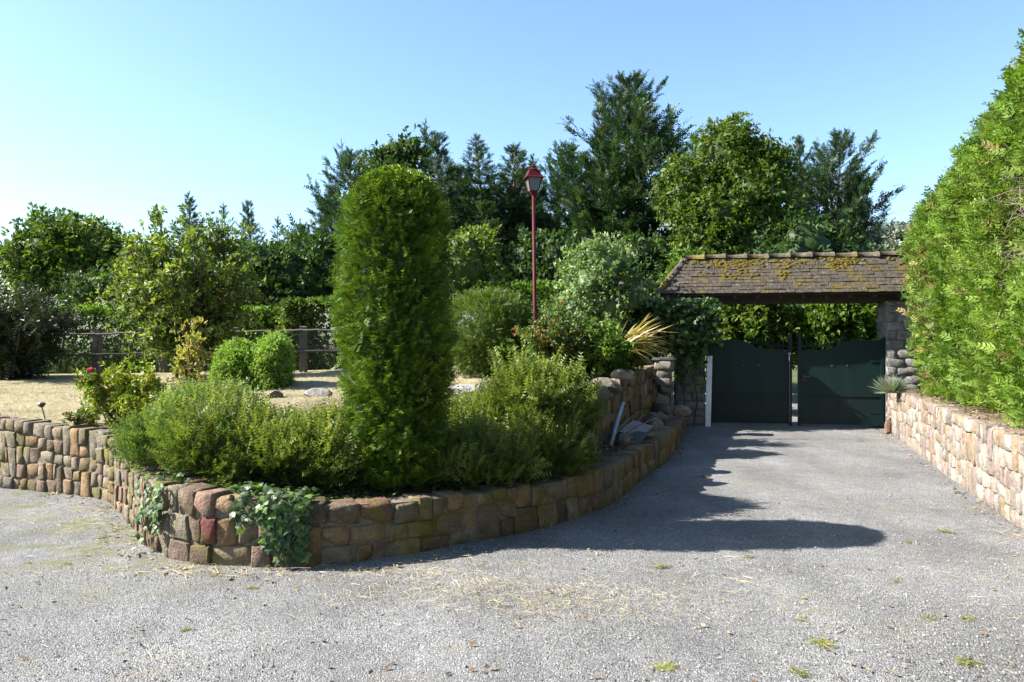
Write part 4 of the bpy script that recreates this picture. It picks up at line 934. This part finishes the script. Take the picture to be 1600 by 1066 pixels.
# ------------------------------------------------------------------ garden bushes
def loose_shrub(name, label, x, y, H, spread, mat, seed, ns=16, per=70, tm=None, size=(.10, .2), twigm='bark', low=.3, cat='shrub', r0=.03, group=None, twigs=5, lean=(0, 0)):
    b0 = base_at(x, y); t = thing(name, label, cat, b0, 0, group); lv = Leaves(seed); r = lv.r; g = Geo()
    for i in range(ns):
        a = i * 2.4 + r.normal(0, .3); k = math.sqrt((i + .5) / ns) * spread; hh = H * (1 - .35 * (k / spread) ** 2) * r.uniform(.8, 1.03)
        s = np.linspace(0, 1, 7); jx = r.normal(0, .06, (7, 3)) * H * .3 * s[:, None]
        pts = np.stack([lean[0] * s ** 2 + k * math.cos(a) * s ** 1.15, lean[1] * s + k * math.sin(a) * s ** 1.15, -.05 + hh * (s * 1.12 - .12 * s * s)], 1) + jx
        g.tube(list(pts), [r0 * (1 - .85 * f) for f in s], 5, False)
        for _ in range(twigs):
            f = r.uniform(low, .95); o_ = np.array([np.interp(f, s, pts[:, c_]) for c_ in range(3)]); d = unit(r.normal(0, 1, 3) + np.array((.6 * math.cos(a), .6 * math.sin(a), .7))); l = H * r.uniform(.12, .26)
            g.tube([o_, o_ + d * l * .5 + r.normal(0, .03, 3), o_ + d * l], [r0 * .35, r0 * .22, .002], 4, False); m_ = max(3, per // twigs); w = r.uniform(.15, 1.05, m_)
            lv.put(tm or TC, o_ + d * l * w[:, None] + r.normal(0, .045 * H / 2, (m_, 3)), d + r.normal(0, .7, (m_, 3)), r.uniform(size[0], size[1], m_))
        w = r.uniform(.75, 1.02, 8); o_ = np.stack([np.interp(w, s, pts[:, c_]) for c_ in range(3)], 1); lv.put(tm or TC, o_ + r.normal(0, .04, (8, 3)), r.normal(0, .6, (8, 3)) + np.array((0, 0, .8)), r.uniform(size[0], size[1], 8))
    part('foliage', lv.mesh('foliage'), M[mat], t); part('stem', g.mesh('stem', True), M[twigm], t); return t
loose_shrub('garden_shrub', 'big loose many stemmed shrub in front of the fence', -6.0, 14.2, 3.2, 1.35, 'bush', 901, 44, 78, size=(.12, .23), r0=.035, twigs=8, low=.2)
loose_shrub('sucker_branch', 'long thin arching branch sticking out left above the loose shrub', -6.15, 14.1, 3.3, .25, 'bush', 907, 4, 14, size=(.09, .16), twigs=4, low=.6, lean=(-.7, 0), cat='branch')
simple_bush('fluffy_bush', 'bright green fluffy bush, left of the twin pair', 'bush', -4.02, 11.3, [(0, 0, .30, .27, .25, .36, 2600, .06, .12), (-.12, .0, .2, .2, .2, .25, 1200, .06, .12)], TC2, 'bright', 921, group='twin fluffy bushes', stemr=.01, amp=.1, depth=.15)
simple_bush('fluffy_bush', 'bright green upright fluffy bush, right of the twin pair', 'bush', -3.48, 11.2, [(0, 0, .33, .22, .22, .40, 2600, .06, .12)], TC2, 'bright', 931, group='twin fluffy bushes', stemr=.01, amp=.1, depth=.15)
db = loose_shrub('dark_shrub', 'dark twiggy bush at the left edge before the fence', -9.5, 14.7, 1.75, 1.1, 'darkbush', 941, 40, 70, tm=TYL, size=(.2, .36), r0=.025, twigs=8, low=.05)
rose = loose_shrub('rose_bush', 'yellow green rose bush with one pink flower by the lawn edge', -4.45, 8.75, .75, .50, 'lime', 951, 18, 60, size=(.06, .115), r0=.009, twigs=6, low=.2)
def flower(parent, p, r_, mat, seed, name='flower'):
    lv = Leaves(seed); n = 26; D = sphere_dirs(lv.r, n, -.2); lv.put([t_leafone(.9)], np.array(p) + D * r_ * .25, D, r_ * lv.r.uniform(.7, 1.1, n), rnd=lv.r.random(n)); part(name, lv.mesh(name), M[mat], parent)
pb = np.array(rose.location); fp = at(140, 580, 8.6); flower(rose, fp - pb, .042, 'pink', 3)
g = Geo().tube([(-.15, 0, 0), (fp - pb) * np.array((.7, 1, .5)), fp - pb], [.008, .006, .004], 5); part('flower_stem', g.mesh('flower_stem'), M['twig'], rose)
lv = Leaves(17); lv.put(TC, (fp - pb) + lv.r.normal(0, .05, (26, 3)) + np.array((.02, 0, -.1)), lv.r.normal(0, 1, (26, 3)), lv.r.uniform(.06, .1, 26)); part('flower_leaves', lv.mesh('flower_leaves'), M['rose'], rose)
loose_shrub('small_rose', 'small dark leaved seedling on the dry lawn left of the rose', -4.75, 8.5, .22, .2, 'rose', 961, 7, 18, size=(.06, .1), r0=.005, twigs=3)
loose_shrub('tall_weed', 'yellowing tall weed in front of the loose shrub', -4.35, 10.4, 1.05, .20, 'yellowing', 971, 8, 24, size=(.07, .13), r0=.012, twigs=5, low=.15)
loose_shrub('lime_weed', 'low lime green weed right beside the rose bush', -4.0, 8.6, .45, .45, 'lime', 981, 14, 36, size=(.05, .1), r0=.006, twigs=4, low=.15)
dog = broadleaf('variegated_dogwood', 'pale variegated dogwood shrub behind the flower bed', 935, 14.6, 1.12, 3.5, .95, .75, 'variegated', 1001, 14, 360, (.09, .18), .35, core=.66)
dog['category'] = 'shrub'
ros2 = loose_shrub('rose_shrub', 'reddish leaved rose shrub in the flower bed', .66, 11.0, 1.05, .48, 'rose', 1011, 26, 70, size=(.08, .15), r0=.012, twigs=6, low=.1)
loose_shrub('leafy_perennial', 'leafy green perennial above the boulders of the upper wall', 1.3, 11.0, .80, .42, 'hedge', 1021, 26, 60, size=(.09, .16), r0=.008, twigs=6, low=.05)
loose_shrub('leafy_perennial', 'pale leaved perennial in the middle of the flower bed', 1.0, 11.9, .95, .4, 'variegated', 1025, 16, 48, size=(.08, .15), r0=.008, twigs=6, low=.1)
loose_shrub('leafy_perennial', 'low green perennial at the upper wall next to the pier', 1.75, 12.2, .62, .45, 'bush', 1031, 20, 52, size=(.09, .16), r0=.008, twigs=6, low=.05)
loose_shrub('leafy_perennial', 'green shrub between the dry leaf fan and the gate pillar', 2.55, 14.6, 1.35, .5, 'broad_dark', 1035, 22, 70, size=(.1, .19), r0=.012, twigs=6, low=.05)
loose_shrub('vine_shoot', 'upright young shoot with pale heart shaped leaves by the yew ball', .0, 9.6, .88, .12, 'hedge', 1041, 4, 26, tm=T1, size=(.06, .11), r0=.008, twigs=6, low=.1)
loose_shrub('vine_shoot', 'second young leafy shoot low beside the upright one', .22, 9.5, .5, .2, 'hedge', 1045, 6, 22, tm=T1, size=(.06, .10), r0=.006, twigs=5, low=.1)
def blades(name, label, x, y, n, l, w, d0, spread, mat, seed, bend=(0, 1, 2), cat='plant', z0=None):
    b0 = base_at(x, y)
    if z0 is not None: b0[2] = z0
    t = thing(name, label, cat, b0); lv = Leaves(seed); r = lv.r; tm = [t_blade(i, (.35, .9, 1.5)[i], w) for i in bend]
    lv.put(tm, r.normal(0, .06, (n, 3)) * np.array((1, 1, .2)), np.array(d0) + r.normal(0, spread, (n, 3)), r.uniform(l * .6, l * 1.1, n), roll=.3); part('leaves', lv.mesh('leaves'), M[mat], t); return t
blades('dry_leaf_fan', 'dry yellow strap leaves fanning to the right over the upper wall', 1.62, 12.0, 90, 1.0, .03, (.8, -.2, .8), .28, 'dry', 1051, z0=1.42)
blades('strap_leaf_plant', 'yellow green strap leaves standing at the foot of lamp post', .42, 12.6, 34, 1.05, .022, (.1, 0, 1), .2, 'yellowing', 1053, (0, 1))
blades('strap_leaf_plant', 'green and yellow strap leaves beside the dry leaf fan', 1.35, 12.4, 34, .95, .022, (-.05, 0, 1), .22, 'lime', 1055, (0, 1))
ir = blades('lily_plant', 'lime strap leaves with an orange flower beside the yew column', -.55, 7.95, 26, .34, .045, (0, 0, 1), .22, 'lime', 1057, (0, 1))
flower(ir, (-.09, 0, .2), .03, 'orange', 5)
hk = thing('hollyhock', 'tall hollyhock stalk with pale mauve flowers above the bed', 'flower', base_at(1.76, 12.6)); g = Geo().tube([(0, 0, -.05), (.02, 0, .8), (-.01, 0, 1.5)], [.012, .009, .004], 5); part('stem', g.mesh('stem'), M['hedge'], hk)
lv = Leaves(1061); r = lv.r; n = 60; z = r.uniform(.1, 1.3, n); lv.put(T1, np.stack([r.normal(0, .02, n), r.normal(0, .02, n), z], 1), r.normal(0, 1, (n, 3)), r.uniform(.06, .13, n)); part('leaves', lv.mesh('leaves'), M['variegated'], hk)
for i, z in enumerate((1.48, 1.2)): flower(hk, (.03 * (-1) ** i, -.02, z), .035, 'mauve', 60 + i)

# ------------------------------------------------------------------ ivy
def ivy_on_wall(label, path, s0, s1, seed, n, cz, zr, gaps=.0, name='ivy_plant'):
    q = path((s0 + s1) / 2); t = thing(name, label, 'ivy', (q[0], q[1], 0)); lv = Leaves(seed); r = lv.r; g = Geo(); b0 = np.array(t.location); P = []; U = []; D = []
    strands = [(r.uniform(s0, s1), r.uniform(.35, 1)) for _ in range(max(5, n // 45))]
    for s, ln_ in strands:
        top = path(s)[2] + .03; k = 8; zz = np.linspace(top, max(top - (top - zr) * ln_, .01), k); ss = s + np.cumsum(r.normal(0, .018, k)); ss = np.clip(ss, 0, path.L)
        pts = [np.array((*path.off(a, .035 + r.uniform(0, .02)), z)) for a, z in zip(ss, zz)]; g.tube([p_ - b0 for p_ in pts], .0035, 4, False)
        for _ in range(int(n / len(strands))):
            f = r.random() * (k - 1); i = int(f); p_ = pts[i] + (pts[min(i + 1, k - 1)] - pts[i]) * (f - i); d = path.tan(ss[i]); nn = np.array((d[1], -d[0], 0)); sd = np.array((d[0], d[1], 0))
            P.append(p_ + sd * r.normal(0, .04) + nn * r.uniform(0, .045) + np.array((0, 0, r.normal(0, .02)))); D.append(sd * r.normal(0, .7) + np.array((0, 0, -.6)) + nn * .3); U.append(nn + np.array((0, 0, .5)))
    for _ in range(n // 3):      # over the top edge
        s = r.uniform(s0, s1); q = path.off(s, r.uniform(-.22, .03)); P.append((q[0], q[1], path(s)[2] + r.uniform(.01, .07))); D.append(r.normal(0, 1, 3) * np.array((1, 1, .3))); U.append((0, -.3, 1))
    lv.put(TI, np.array(P) - b0, np.array(D), r.uniform(.028, .075, len(P)), up=np.array(U), roll=.35); part('leaves', lv.mesh('leaves'), M['ivy'], t); part('stem', g.mesh('stem'), M['bark'], t)
ivy_on_wall('glossy ivy hanging down the front of the curved wall', LOW, LOW.s_at_x(-1.98), LOW.s_at_x(-1.42), 1101, 430, 0, .03)
ivy_on_wall('thin ivy trailing down the wall at its left bend', LOW, LOW.s_at_x(-2.85), LOW.s_at_x(-2.55), 1103, 120, 0, .04)
# ivy over the left pillar
iv = thing('pillar_ivy', 'dark ivy smothering the left gate pillar under the eave', 'ivy', (3.45, 14.9, 0), GA); lv = Leaves(1111); r = lv.r
n = 2600; x = r.normal(-.1, .36, n); z = np.clip(2.42 - np.abs(r.normal(0, .55, n)), .75, 2.45); y = -.34 - np.abs(r.normal(0, .12, n)) * (1 + .6 * (z > 1.6)); k = (x > .5) | ((x > .3) & (z < 1.5)); x[k] -= .6
lv.put(TI, np.stack([x, y, z], 1), r.normal(0, .6, (n, 3)) + np.array((0, -.4, -.5)), r.uniform(.07, .13, n), up=(0, -1, .5), roll=.5)
part('leaves', lv.mesh('leaves'), M['ivy'], iv); g = Geo()
for i in range(4): x_ = -.45 + .22 * i + .06 * math.sin(i * 7); g.tube([(x_, -.3, .0), (x_ + .08, -.3, .5), (x_ - .03, -.3, 1.1), (x_ + .06, -.3, 1.7), (x_, -.3, 2.3)], [.013, .012, .010, .008, .005], 5)
part('stem', g.mesh('stem'), M['bark'], iv)
# small creeping plants and litter along the foot of the shrubs
lv = Leaves(1121); r = lv.r; P = []; 
for _ in range(1500):
    s = r.uniform(LOW.s_at_x(-2.6), LOW.s_at_x(.6)); q = LOW.off(s, -.16 - r.random() * .5); P.append((q[0], q[1], G(*q) + r.uniform(.01, .05)))
P = np.array(P); lv.put(T1, P, r.normal(0, 1, (len(P), 3)) * np.array((1, 1, .25)), r.uniform(.025, .05, len(P)), roll=.5); o = part('ground_cover', lv.mesh('ground_cover'), M['ivy'], kind='stuff'); o['label'] = 'small green creeping leaves along the top of the curved wall'; o['category'] = 'ground cover'

# ------------------------------------------------------------------ rocks, rubble, odds and ends
def rock_mesh(seed, flat=1.0):
    r = rng(seed); bm = bmesh.new(); bmesh.ops.create_icosphere(bm, subdivisions=2, radius=.5); D = np.array([v.co[:] for v in bm.verts]); k = 1 + lump(D, seed, .28, 2.2) + lump(D, seed + 1, .12, 6)
    pl = [unit(r.normal(0, 1, 3)) for _ in range(6)]
    for v, q in zip(bm.verts, k):
        p = np.array(v.co) * q
        for w in pl:
            e = p @ w - .36
            if e > 0: p = p - w * e * .85
        p[2] *= flat; v.co = p
    me = bpy.data.meshes.new('rock'); bm.to_mesh(me); bm.free(); me.materials.append(M['rock']); return me
RM = [rock_mesh(40 + i) for i in range(7)]
def rock(label, p, s, i, col=(.30, .27, .22), rz=0., name='boulder', cat='rock', group='loose rocks in the garden'):
    t = part(name, RM[i % 7], None, None, p, (.1, .1, rz), s); t.color = (col[0] * .64, col[1] * .64, col[2] * .64, 1); t['label'] = label; t['category'] = cat; t['group'] = group; return t
rock('squarish boulder at the near end of the upper wall', (.66, 7.55, .52), (.26, .30, .40), 0, (.33, .29, .22), .3)
rock('pale grey rock with white faces on the slope below the twin bushes', (*at(380, 604, 9.6)[:2], Gz(-3.36, 9.6) + .06), (.17, .14, .2), 1, (.55, .54, .52), .8)
rock('small pale rock left of the white faced rock', (-3.62, 9.2, Gz(-3.62, 9.2) + .02), (.16, .14, .12), 2, (.40, .36, .28), .2)
rock('flat grey rock on the slope just left of the column', (-2.3, 9.1, Gz(-2.3, 9.1) + .03), (.36, .22, .14), 3, (.40, .36, .33), .1)
rock('brown rock half buried in the middle of the slope', (-2.75, 8.9, Gz(-2.75, 8.9)), (.25, .2, .16), 4, (.28, .22, .15), .9)
rock('low tan rock in the slope beside the flat grey rock', (-1.85, 8.9, Gz(-1.85, 8.9)), (.24, .2, .16), 6, (.36, .30, .22), 2.)
rock('flat pale edging stone right of the column below the yew ball', (-.50, 9.0, Gz(-.5, 9.0) + .04), (.62, .35, .15), 5, (.46, .43, .40), .05)
rock('rounded boulder on top of the upper wall at its near end', (.96, 8.7, 1.00), (.30, .36, .24), 2, (.17, .145, .115), .4)
rock('grey boulder lying on the upper wall below the perennials', (1.18, 9.5, 1.06), (.30, .42, .2), 3, (.18, .15, .12), 1.2)
rock('tan boulder at the brink of the flower bed', (1.52, 10.7, 1.13), (.3, .4, .2), 1, (.36, .29, .2), 2.2)
rock('small white stone on the brink of the flower bed', (1.72, 11.2, 1.16), (.11, .11, .08), 4, (.62, .55, .47), 2.2)
rock('pale lump of stone on the end of the low wall by the gate', (2.95, 13.5, .36), (.26, .3, .2), 0, (.46, .37, .25), 1.0)
rock('reddish brown block leaning at the foot of the right wall end', (6.60, 13.45, .12), (.16, .14, .34), 6, (.28, .18, .13), .4)
pier = thing('stone_pier', 'short pale stone pier standing in the upper wall', 'pier', (2.62, 13.25, .27)); rg = rng(61); z = 0
for k in range(7):
    h = rg.uniform(.10, .18); s = part('stone', SVG[rg.integers(10)], None, pier, (rg.uniform(-.03, .03), rg.uniform(-.05, .02), z + h / 2), (rg.uniform(-.1, .1), rg.uniform(-.12, .12), -.3 + rg.uniform(-.3, .3)), (rg.uniform(.18, .30), .3, h + .01)); v = rg.uniform(.6, 1.15); s.color = (.20 * v, .185 * v, .155 * v, 1); z += h
part('cap_stone', Geo().box((0, 0, z + .025), (.36, .36, .05), jit=.01, rg=rg).mesh('cap_stone'), M['slate'], pier, rot=(0, 0, -.3))
sl1 = part('slate_slab', Geo().box((0, 0, 0), (.26, .42, .03), jit=.045, rg=rng(62)).mesh('slate_slab'), M['slate'], None, (1.60, 9.95, .45), (R(20), R(12), R(-28))); sl1['label'] = 'pale slate slab tilted on the rubble behind the low wall'; sl1['category'] = 'slab'
sl2 = part('black_sheet', Geo().box((0, 0, 0), (.34, .5, .02), jit=.06, rg=rng(63)).mesh('black_sheet'), M['black'], None, (1.50, 9.75, .42), (R(8), R(5), R(-15))); sl2['label'] = 'black sheet lying under the tilted slate slab'; sl2['category'] = 'sheet'
pp = thing('plastic_pipe', 'thin pale blue pipe leaning against the upper wall', 'pipe', (1.15, 8.95, .40)); part('tube', Geo().tube([(0, 0, 0), (.12, .25, .28), (.22, .5, .46)], .022, 8).mesh('tube', True), M['pipe'], pp)
rg = rng(64)
for i in range(9):
    y = 9.2 + i * .42 + rg.uniform(-.1, .1); x = float(np.interp(y, [7.4, 8.9, 10.6, 14.3], [.6, 1.28, 1.93, 2.98])) - rg.uniform(0, .2)
    where = ('nearest the boulder', 'beside the pale blue pipe', 'just behind the slate slab', 'past the slate slab', 'in the middle of the terrace', 'below the tan boulder', 'near the stone pier', 'at the foot of the stone pier', 'closest to the gate')[i]
    rock('broken rubble stone on the narrow terrace ' + where, (x, y, .38), (rg.uniform(.16, .3), rg.uniform(.16, .3), rg.uniform(.1, .2)), i, (.26, .23, .2), rg.uniform(0, 3), 'rubble_stone', 'rock', 'rubble on the narrow terrace')
for i, (x, y, dx, dy, dz, l) in enumerate(((1.2, 9.3, .35, .5, .25, 0), (1.35, 9.6, .5, .3, .2, 0), (1.5, 10.4, .2, .7, .15, 0), (1.75, 10.9, .25, .6, .12, 0))):
    t = thing('dead_stick', 'grey dead stick on the rubble ' + ('nearest the pale pipe', 'crossing behind the slate slab', 'lying beyond the slate slab', 'farthest towards the pier')[i], 'stick', (x, y, .42), 0, 'dead sticks on the rubble'); part('twig', Geo().tube([(0, 0, 0), (dx * .5, dy * .5 + .03, dz * .6), (dx, dy, dz)], [.014, .011, .005], 5).mesh('twig'), M['twig'], t)
st = thing('garden_stake', 'small dark capped stake leaning in the dry lawn at left', 'stake', base_at(-5.45, 8.95)); part('rod', Geo().tube([(.02, 0, -.03), (-.03, 0, .17)], .008, 6).mesh('rod'), M['twig'], st); part('cap', Geo().frustum(.16, .02, .20, .045, 8, c=(-.03, 0)).frustum(.20, .045, .215, .03, 8, c=(-.03, 0)).mesh('cap'), M['black'], st)
ds = thing('dead_branch', 'pale dead branch lying across the grey green shrub', 'branch', base_at(-3.75, 7.9)); part('twig', Geo().tube([(-.3, 0, .05), (.1, .0, .12), (.5, .05, .26), (.9, .1, .33)], [.012, .012, .009, .004], 5).mesh('twig'), M['twig'], ds)

# ------------------------------------------------------------------ dry grass, straw, litter and weeds
lv = Leaves(1201); r = lv.r; n = 34000; x = r.uniform(-9.8, 1.5, n); y = 8 + 8 * r.random(n) ** 1.5; P = []
from mathutils.geometry import intersect_point_tri_2d
lawn_poly = np.array([LOW.off(t, -.25) for t in np.linspace(0, LOW.s_at_x(.3), 60)])
yw = np.interp(x, lawn_poly[:, 0], lawn_poly[:, 1], left=12); ok = (y > yw + .02) & ~((x > -3.3) & (y < 8.3)) & ~((x > .4)); x, y = x[ok], y[ok]
dd = ((CP[None, :, 0] - x[:, None]) ** 2 + (CP[None, :, 1] - y[:, None]) ** 2 + 1e-4) ** -1.6; z = (dd * CP[:, 2]).sum(1) / dd.sum(1)
z += (LU[None, :, 3] * np.exp(-((LU[None, :, 0] - x[:, None]) ** 2 + (LU[None, :, 1] - y[:, None]) ** 2) / LU[None, :, 2] ** 2)).sum(1)
n = len(x); lv.put([t_blade(i, b_, .05, 2) for i, b_ in enumerate((.5, 1.2))], np.stack([x, y, z - .005], 1), r.normal(0, .8, (n, 3)) * np.array((1, 1, .3)) + np.array((.25, 0, .5)), r.uniform(.03, .085, n)); o = part('dry_grass', lv.mesh('dry_grass'), M['drygrass'], kind='stuff'); o['label'] = 'short dry straw coloured grass of the lawn'; o['category'] = 'grass'
lv = Leaves(1211); r = lv.r
def straw(cx, cy, sx, sy, n, l=(.04, .14)):
    x = r.normal(cx, sx, n); y = r.normal(cy, sy, n); a = r.uniform(0, 6.28, n); lv.put([t_blade(0, .3, .022, 2)], np.stack([x, y, .014 + r.uniform(0, .012, n)], 1), np.stack([np.cos(a), np.sin(a), r.normal(.04, .06, n)], 1), r.uniform(l[0], l[1], n), roll=.3)
straw(-.25, 5.0, .45, .22, 800, (.03, .11)); straw(.25, 4.85, .6, .22, 700, (.03, .11)); straw(.9, 4.75, .5, .2, 220, (.03, .10)); straw(-.55, 5.25, .4, .14, 140); straw(.5, 4.65, .35, .15, 120)
straw(-2.2, 5.35, .35, .08, 260); straw(-3.0, 5.9, .3, .22, 200); straw(-3.8, 6.9, .35, .3, 240); straw(-1.3, 5.38, .5, .05, 160); straw(-.4, 5.6, .5, .08, 120); straw(-1.85, 3.9, .1, .1, 40); straw(-1.6, 4.4, .3, .3, 60)
straw(-3.2, 6.3, .25, .3, 260, (.02, .08)); straw(-2.4, 5.45, .5, .08, 300, (.02, .08)); straw(-3.5, 5.2, .9, .5, 320, (.02, .07)); straw(-4.6, 7.2, .8, .35, 300, (.02, .07)); straw(4.2, 6.4, .15, .2, 90); straw(2.6, 4.2, .5, .4, 130); straw(3.5, 5, .4, .6, 140); straw(1.5, 5.3, .5, .25, 120); straw(6.2, 12.7, .2, .6, 80); straw(-5, 7.9, .7, .3, 160)
for _ in range(70): straw(r.uniform(-5, 4), r.uniform(3.6, 9), .12, .08, 8, (.02, .08))
o = part('dry_straw', lv.mesh('dry_straw'), M['straw'], kind='stuff'); o['label'] = 'dry straw scattered in patches on the driveway'; o['category'] = 'straw'
lv = Leaves(1221); r = lv.r; P = []      # leaf litter on bank and bed
for _ in range(1800):
    s = r.uniform(0, RGT.L); q = RGT.off(s, -.03 - abs(r.normal(0, .3))); P.append((q[0], q[1], (RGT(s)[2] if True else 0) + r.uniform(-.005, .03)))
for _ in range(1400):
    x, y = r.uniform(-3, .8), r.uniform(6, 9.2); 
    if y > np.interp(x, lawn_poly[:, 0], lawn_poly[:, 1]): P.append((x, y, Gz(x, y) + r.uniform(0, .02)))
for _ in range(900):
    y = r.uniform(7.8, 14); x = float(np.interp(y, [7.4, 8.9, 10.6, 14.3], [.62, 1.3, 1.95, 2.98])) - r.uniform(0, .4); P.append((x, y, .36 + r.uniform(0, .05)))
for _ in range(700):
    y = r.uniform(8.6, 13); x = float(np.interp(y, [8.5, 9.8, 11.8, 13.2], [.8, 1.15, 1.8, 2.3])) - abs(r.normal(0, .3)); P.append((x, y, Gz(x, y) + .03))
for _ in range(420):
    y = 3.6 + 6 * r.random() ** 1.5; x = r.uniform(-.7, .68) * y
    if y < np.interp(x, LOW.P[:, 0], LOW.P[:, 1]) - .05: P.append((x, y, .012))
for _ in range(500):          # drifted against the foot of the walls
    s = r.uniform(LOW.s_at_x(-5), LOW.L); q = LOW.off(s, .05 + abs(r.normal(0, .10))); P.append((q[0], q[1], .014))
for _ in range(260):
    s = r.uniform(0, RGT.S[np.argmin(abs(RGT.P[:, 1] - 6))]); q = RGT.off(s, .05 + abs(r.normal(0, .10))); P.append((q[0], q[1], .014))
P = np.array(P); lv.put(T1, P, r.normal(0, 1, (len(P), 3)) * np.array((1, 1, .2)), r.uniform(.015, .05, len(P)), roll=.4); o = part('leaf_litter', lv.mesh('leaf_litter'), M['litter'], kind='stuff'); o['label'] = 'brown fallen leaves under hedge and shrubs'; o['category'] = 'leaf litter'
lv = Leaves(1231); r = lv.r; n = 9000      # loose chippings
y = 3.3 + 5.5 * r.random(n) ** 1.6; x = r.uniform(-.72, .72, n) * y; t_ = Tmpl(); q = [(1, 0, 0), (0, 1, 0), (-1, 0, 0), (0, -1, 0)]
for a_, b_ in zip(q, q[1:] + q[:1]): t_.tri(a_, b_, (0.1, .1, .8))
lv.put([t_.done()], np.stack([x, y, np.full(n, .008)], 1), np.stack([r.normal(0, 1, n), r.normal(0, 1, n), np.zeros(n)], 1), r.uniform(.003, .0085, n), roll=.15)
M['chip'] = leaf_mat('chip', [(0, (.11, .11, .11)), (.6, (.22, .215, .21)), (1, (.42, .41, .39))], 0, .9, .2, tint=(1, 1, 1))
o = part('gravel_chips', lv.mesh('gravel_chips'), M['chip'], kind='stuff'); o['label'] = 'loose grey stone chips lying on the driveway'; o['category'] = 'gravel'
# weed tufts on the drive
def tuft_mesh(seed, n, flat): lv = Leaves(seed); r = lv.r; a = r.uniform(0, 6.28, n); lv.put([t_blade(i, b_, .05, 3) for i, b_ in enumerate((.4, 1.0))], r.normal(0, .25, (n, 3)) * np.array((1, .7, 0)), np.stack([np.cos(a), np.sin(a), r.uniform(.1, flat, n)], 1), r.uniform(.25, .7, n)); me = lv.mesh('weed_tuft'); me.materials.append(M['weed']); return me
WM = [tuft_mesh(70 + i, 70, f) for i, f in enumerate((.9, .5, 1.3))]
for i, (px_, py_, s, label) in enumerate([(1040, 1045, .10, 'green weed tuft at the bottom of the picture, nearest the camera'), (1285, 1005, .12, 'dry green weed tuft on the gravel right of the nearest one'), (1480, 832, .10, 'weed tuft on the gravel near the right wall'),
        (1250, 968, .06, 'small pale weed between the shadow tip and the picture bottom'), (1455, 967, .07, 'dark small weed left of the right edge of the drive'), (1510, 970, .07, 'bright upright weed near the right edge of the drive'), (1420, 848, .06, 'flat weed just beyond the tip of the column shadow'),
        (1500, 905, .08, 'flat dry weed below the tuft near the right wall'), (1400, 910, .06, 'dry weed in a row left of the flat dry weed'), (1030, 885, .09, 'straw coloured weed just below the column shadow'), (1170, 870, .07, 'small straw weed below the middle of the column shadow'), (1250, 1053, .08, 'dry weed at the picture bottom right of the nearest tuft'),
        (1510, 1035, .10, 'dry weed patch in the bottom right corner'), (215, 898, .05, 'small green weed by the left bend of the wall'), (105, 882, .05, 'green weed on the gravel at far left'), (290, 985, .05, 'tiny green weed alone on the left gravel'), (65, 775, .06, 'green sprout at the foot of the left wall'), (395, 920, .07, 'low green weed in front of the ivy'), (1590, 893, .06, 'green weed at the right picture edge'),
        (45, 880, .05, 'faint weed left of the far left weed'), (160, 840, .08, 'mossy weed near the left wall bend'), (1100, 745, .10, 'weed inside the shade by the low wall'), (1345, 690, .10, 'weed on the gravel before the right gate leaf')]):
    Yg = FPX * CZ / (py_ - 533); o = part('weed_tuft', WM[i % 3], None, None, ((px_ - 800) / FPX * Yg, Yg, .006), (0, 0, i * 1.3), (s * 1.2, s * 1.2, s * .7)); o['label'] = label; o['category'] = 'weed'; o['group'] = 'weed tufts on the gravel'
if __import__('os').environ.get('DBG'): print('STONES', n1, n2, n3)
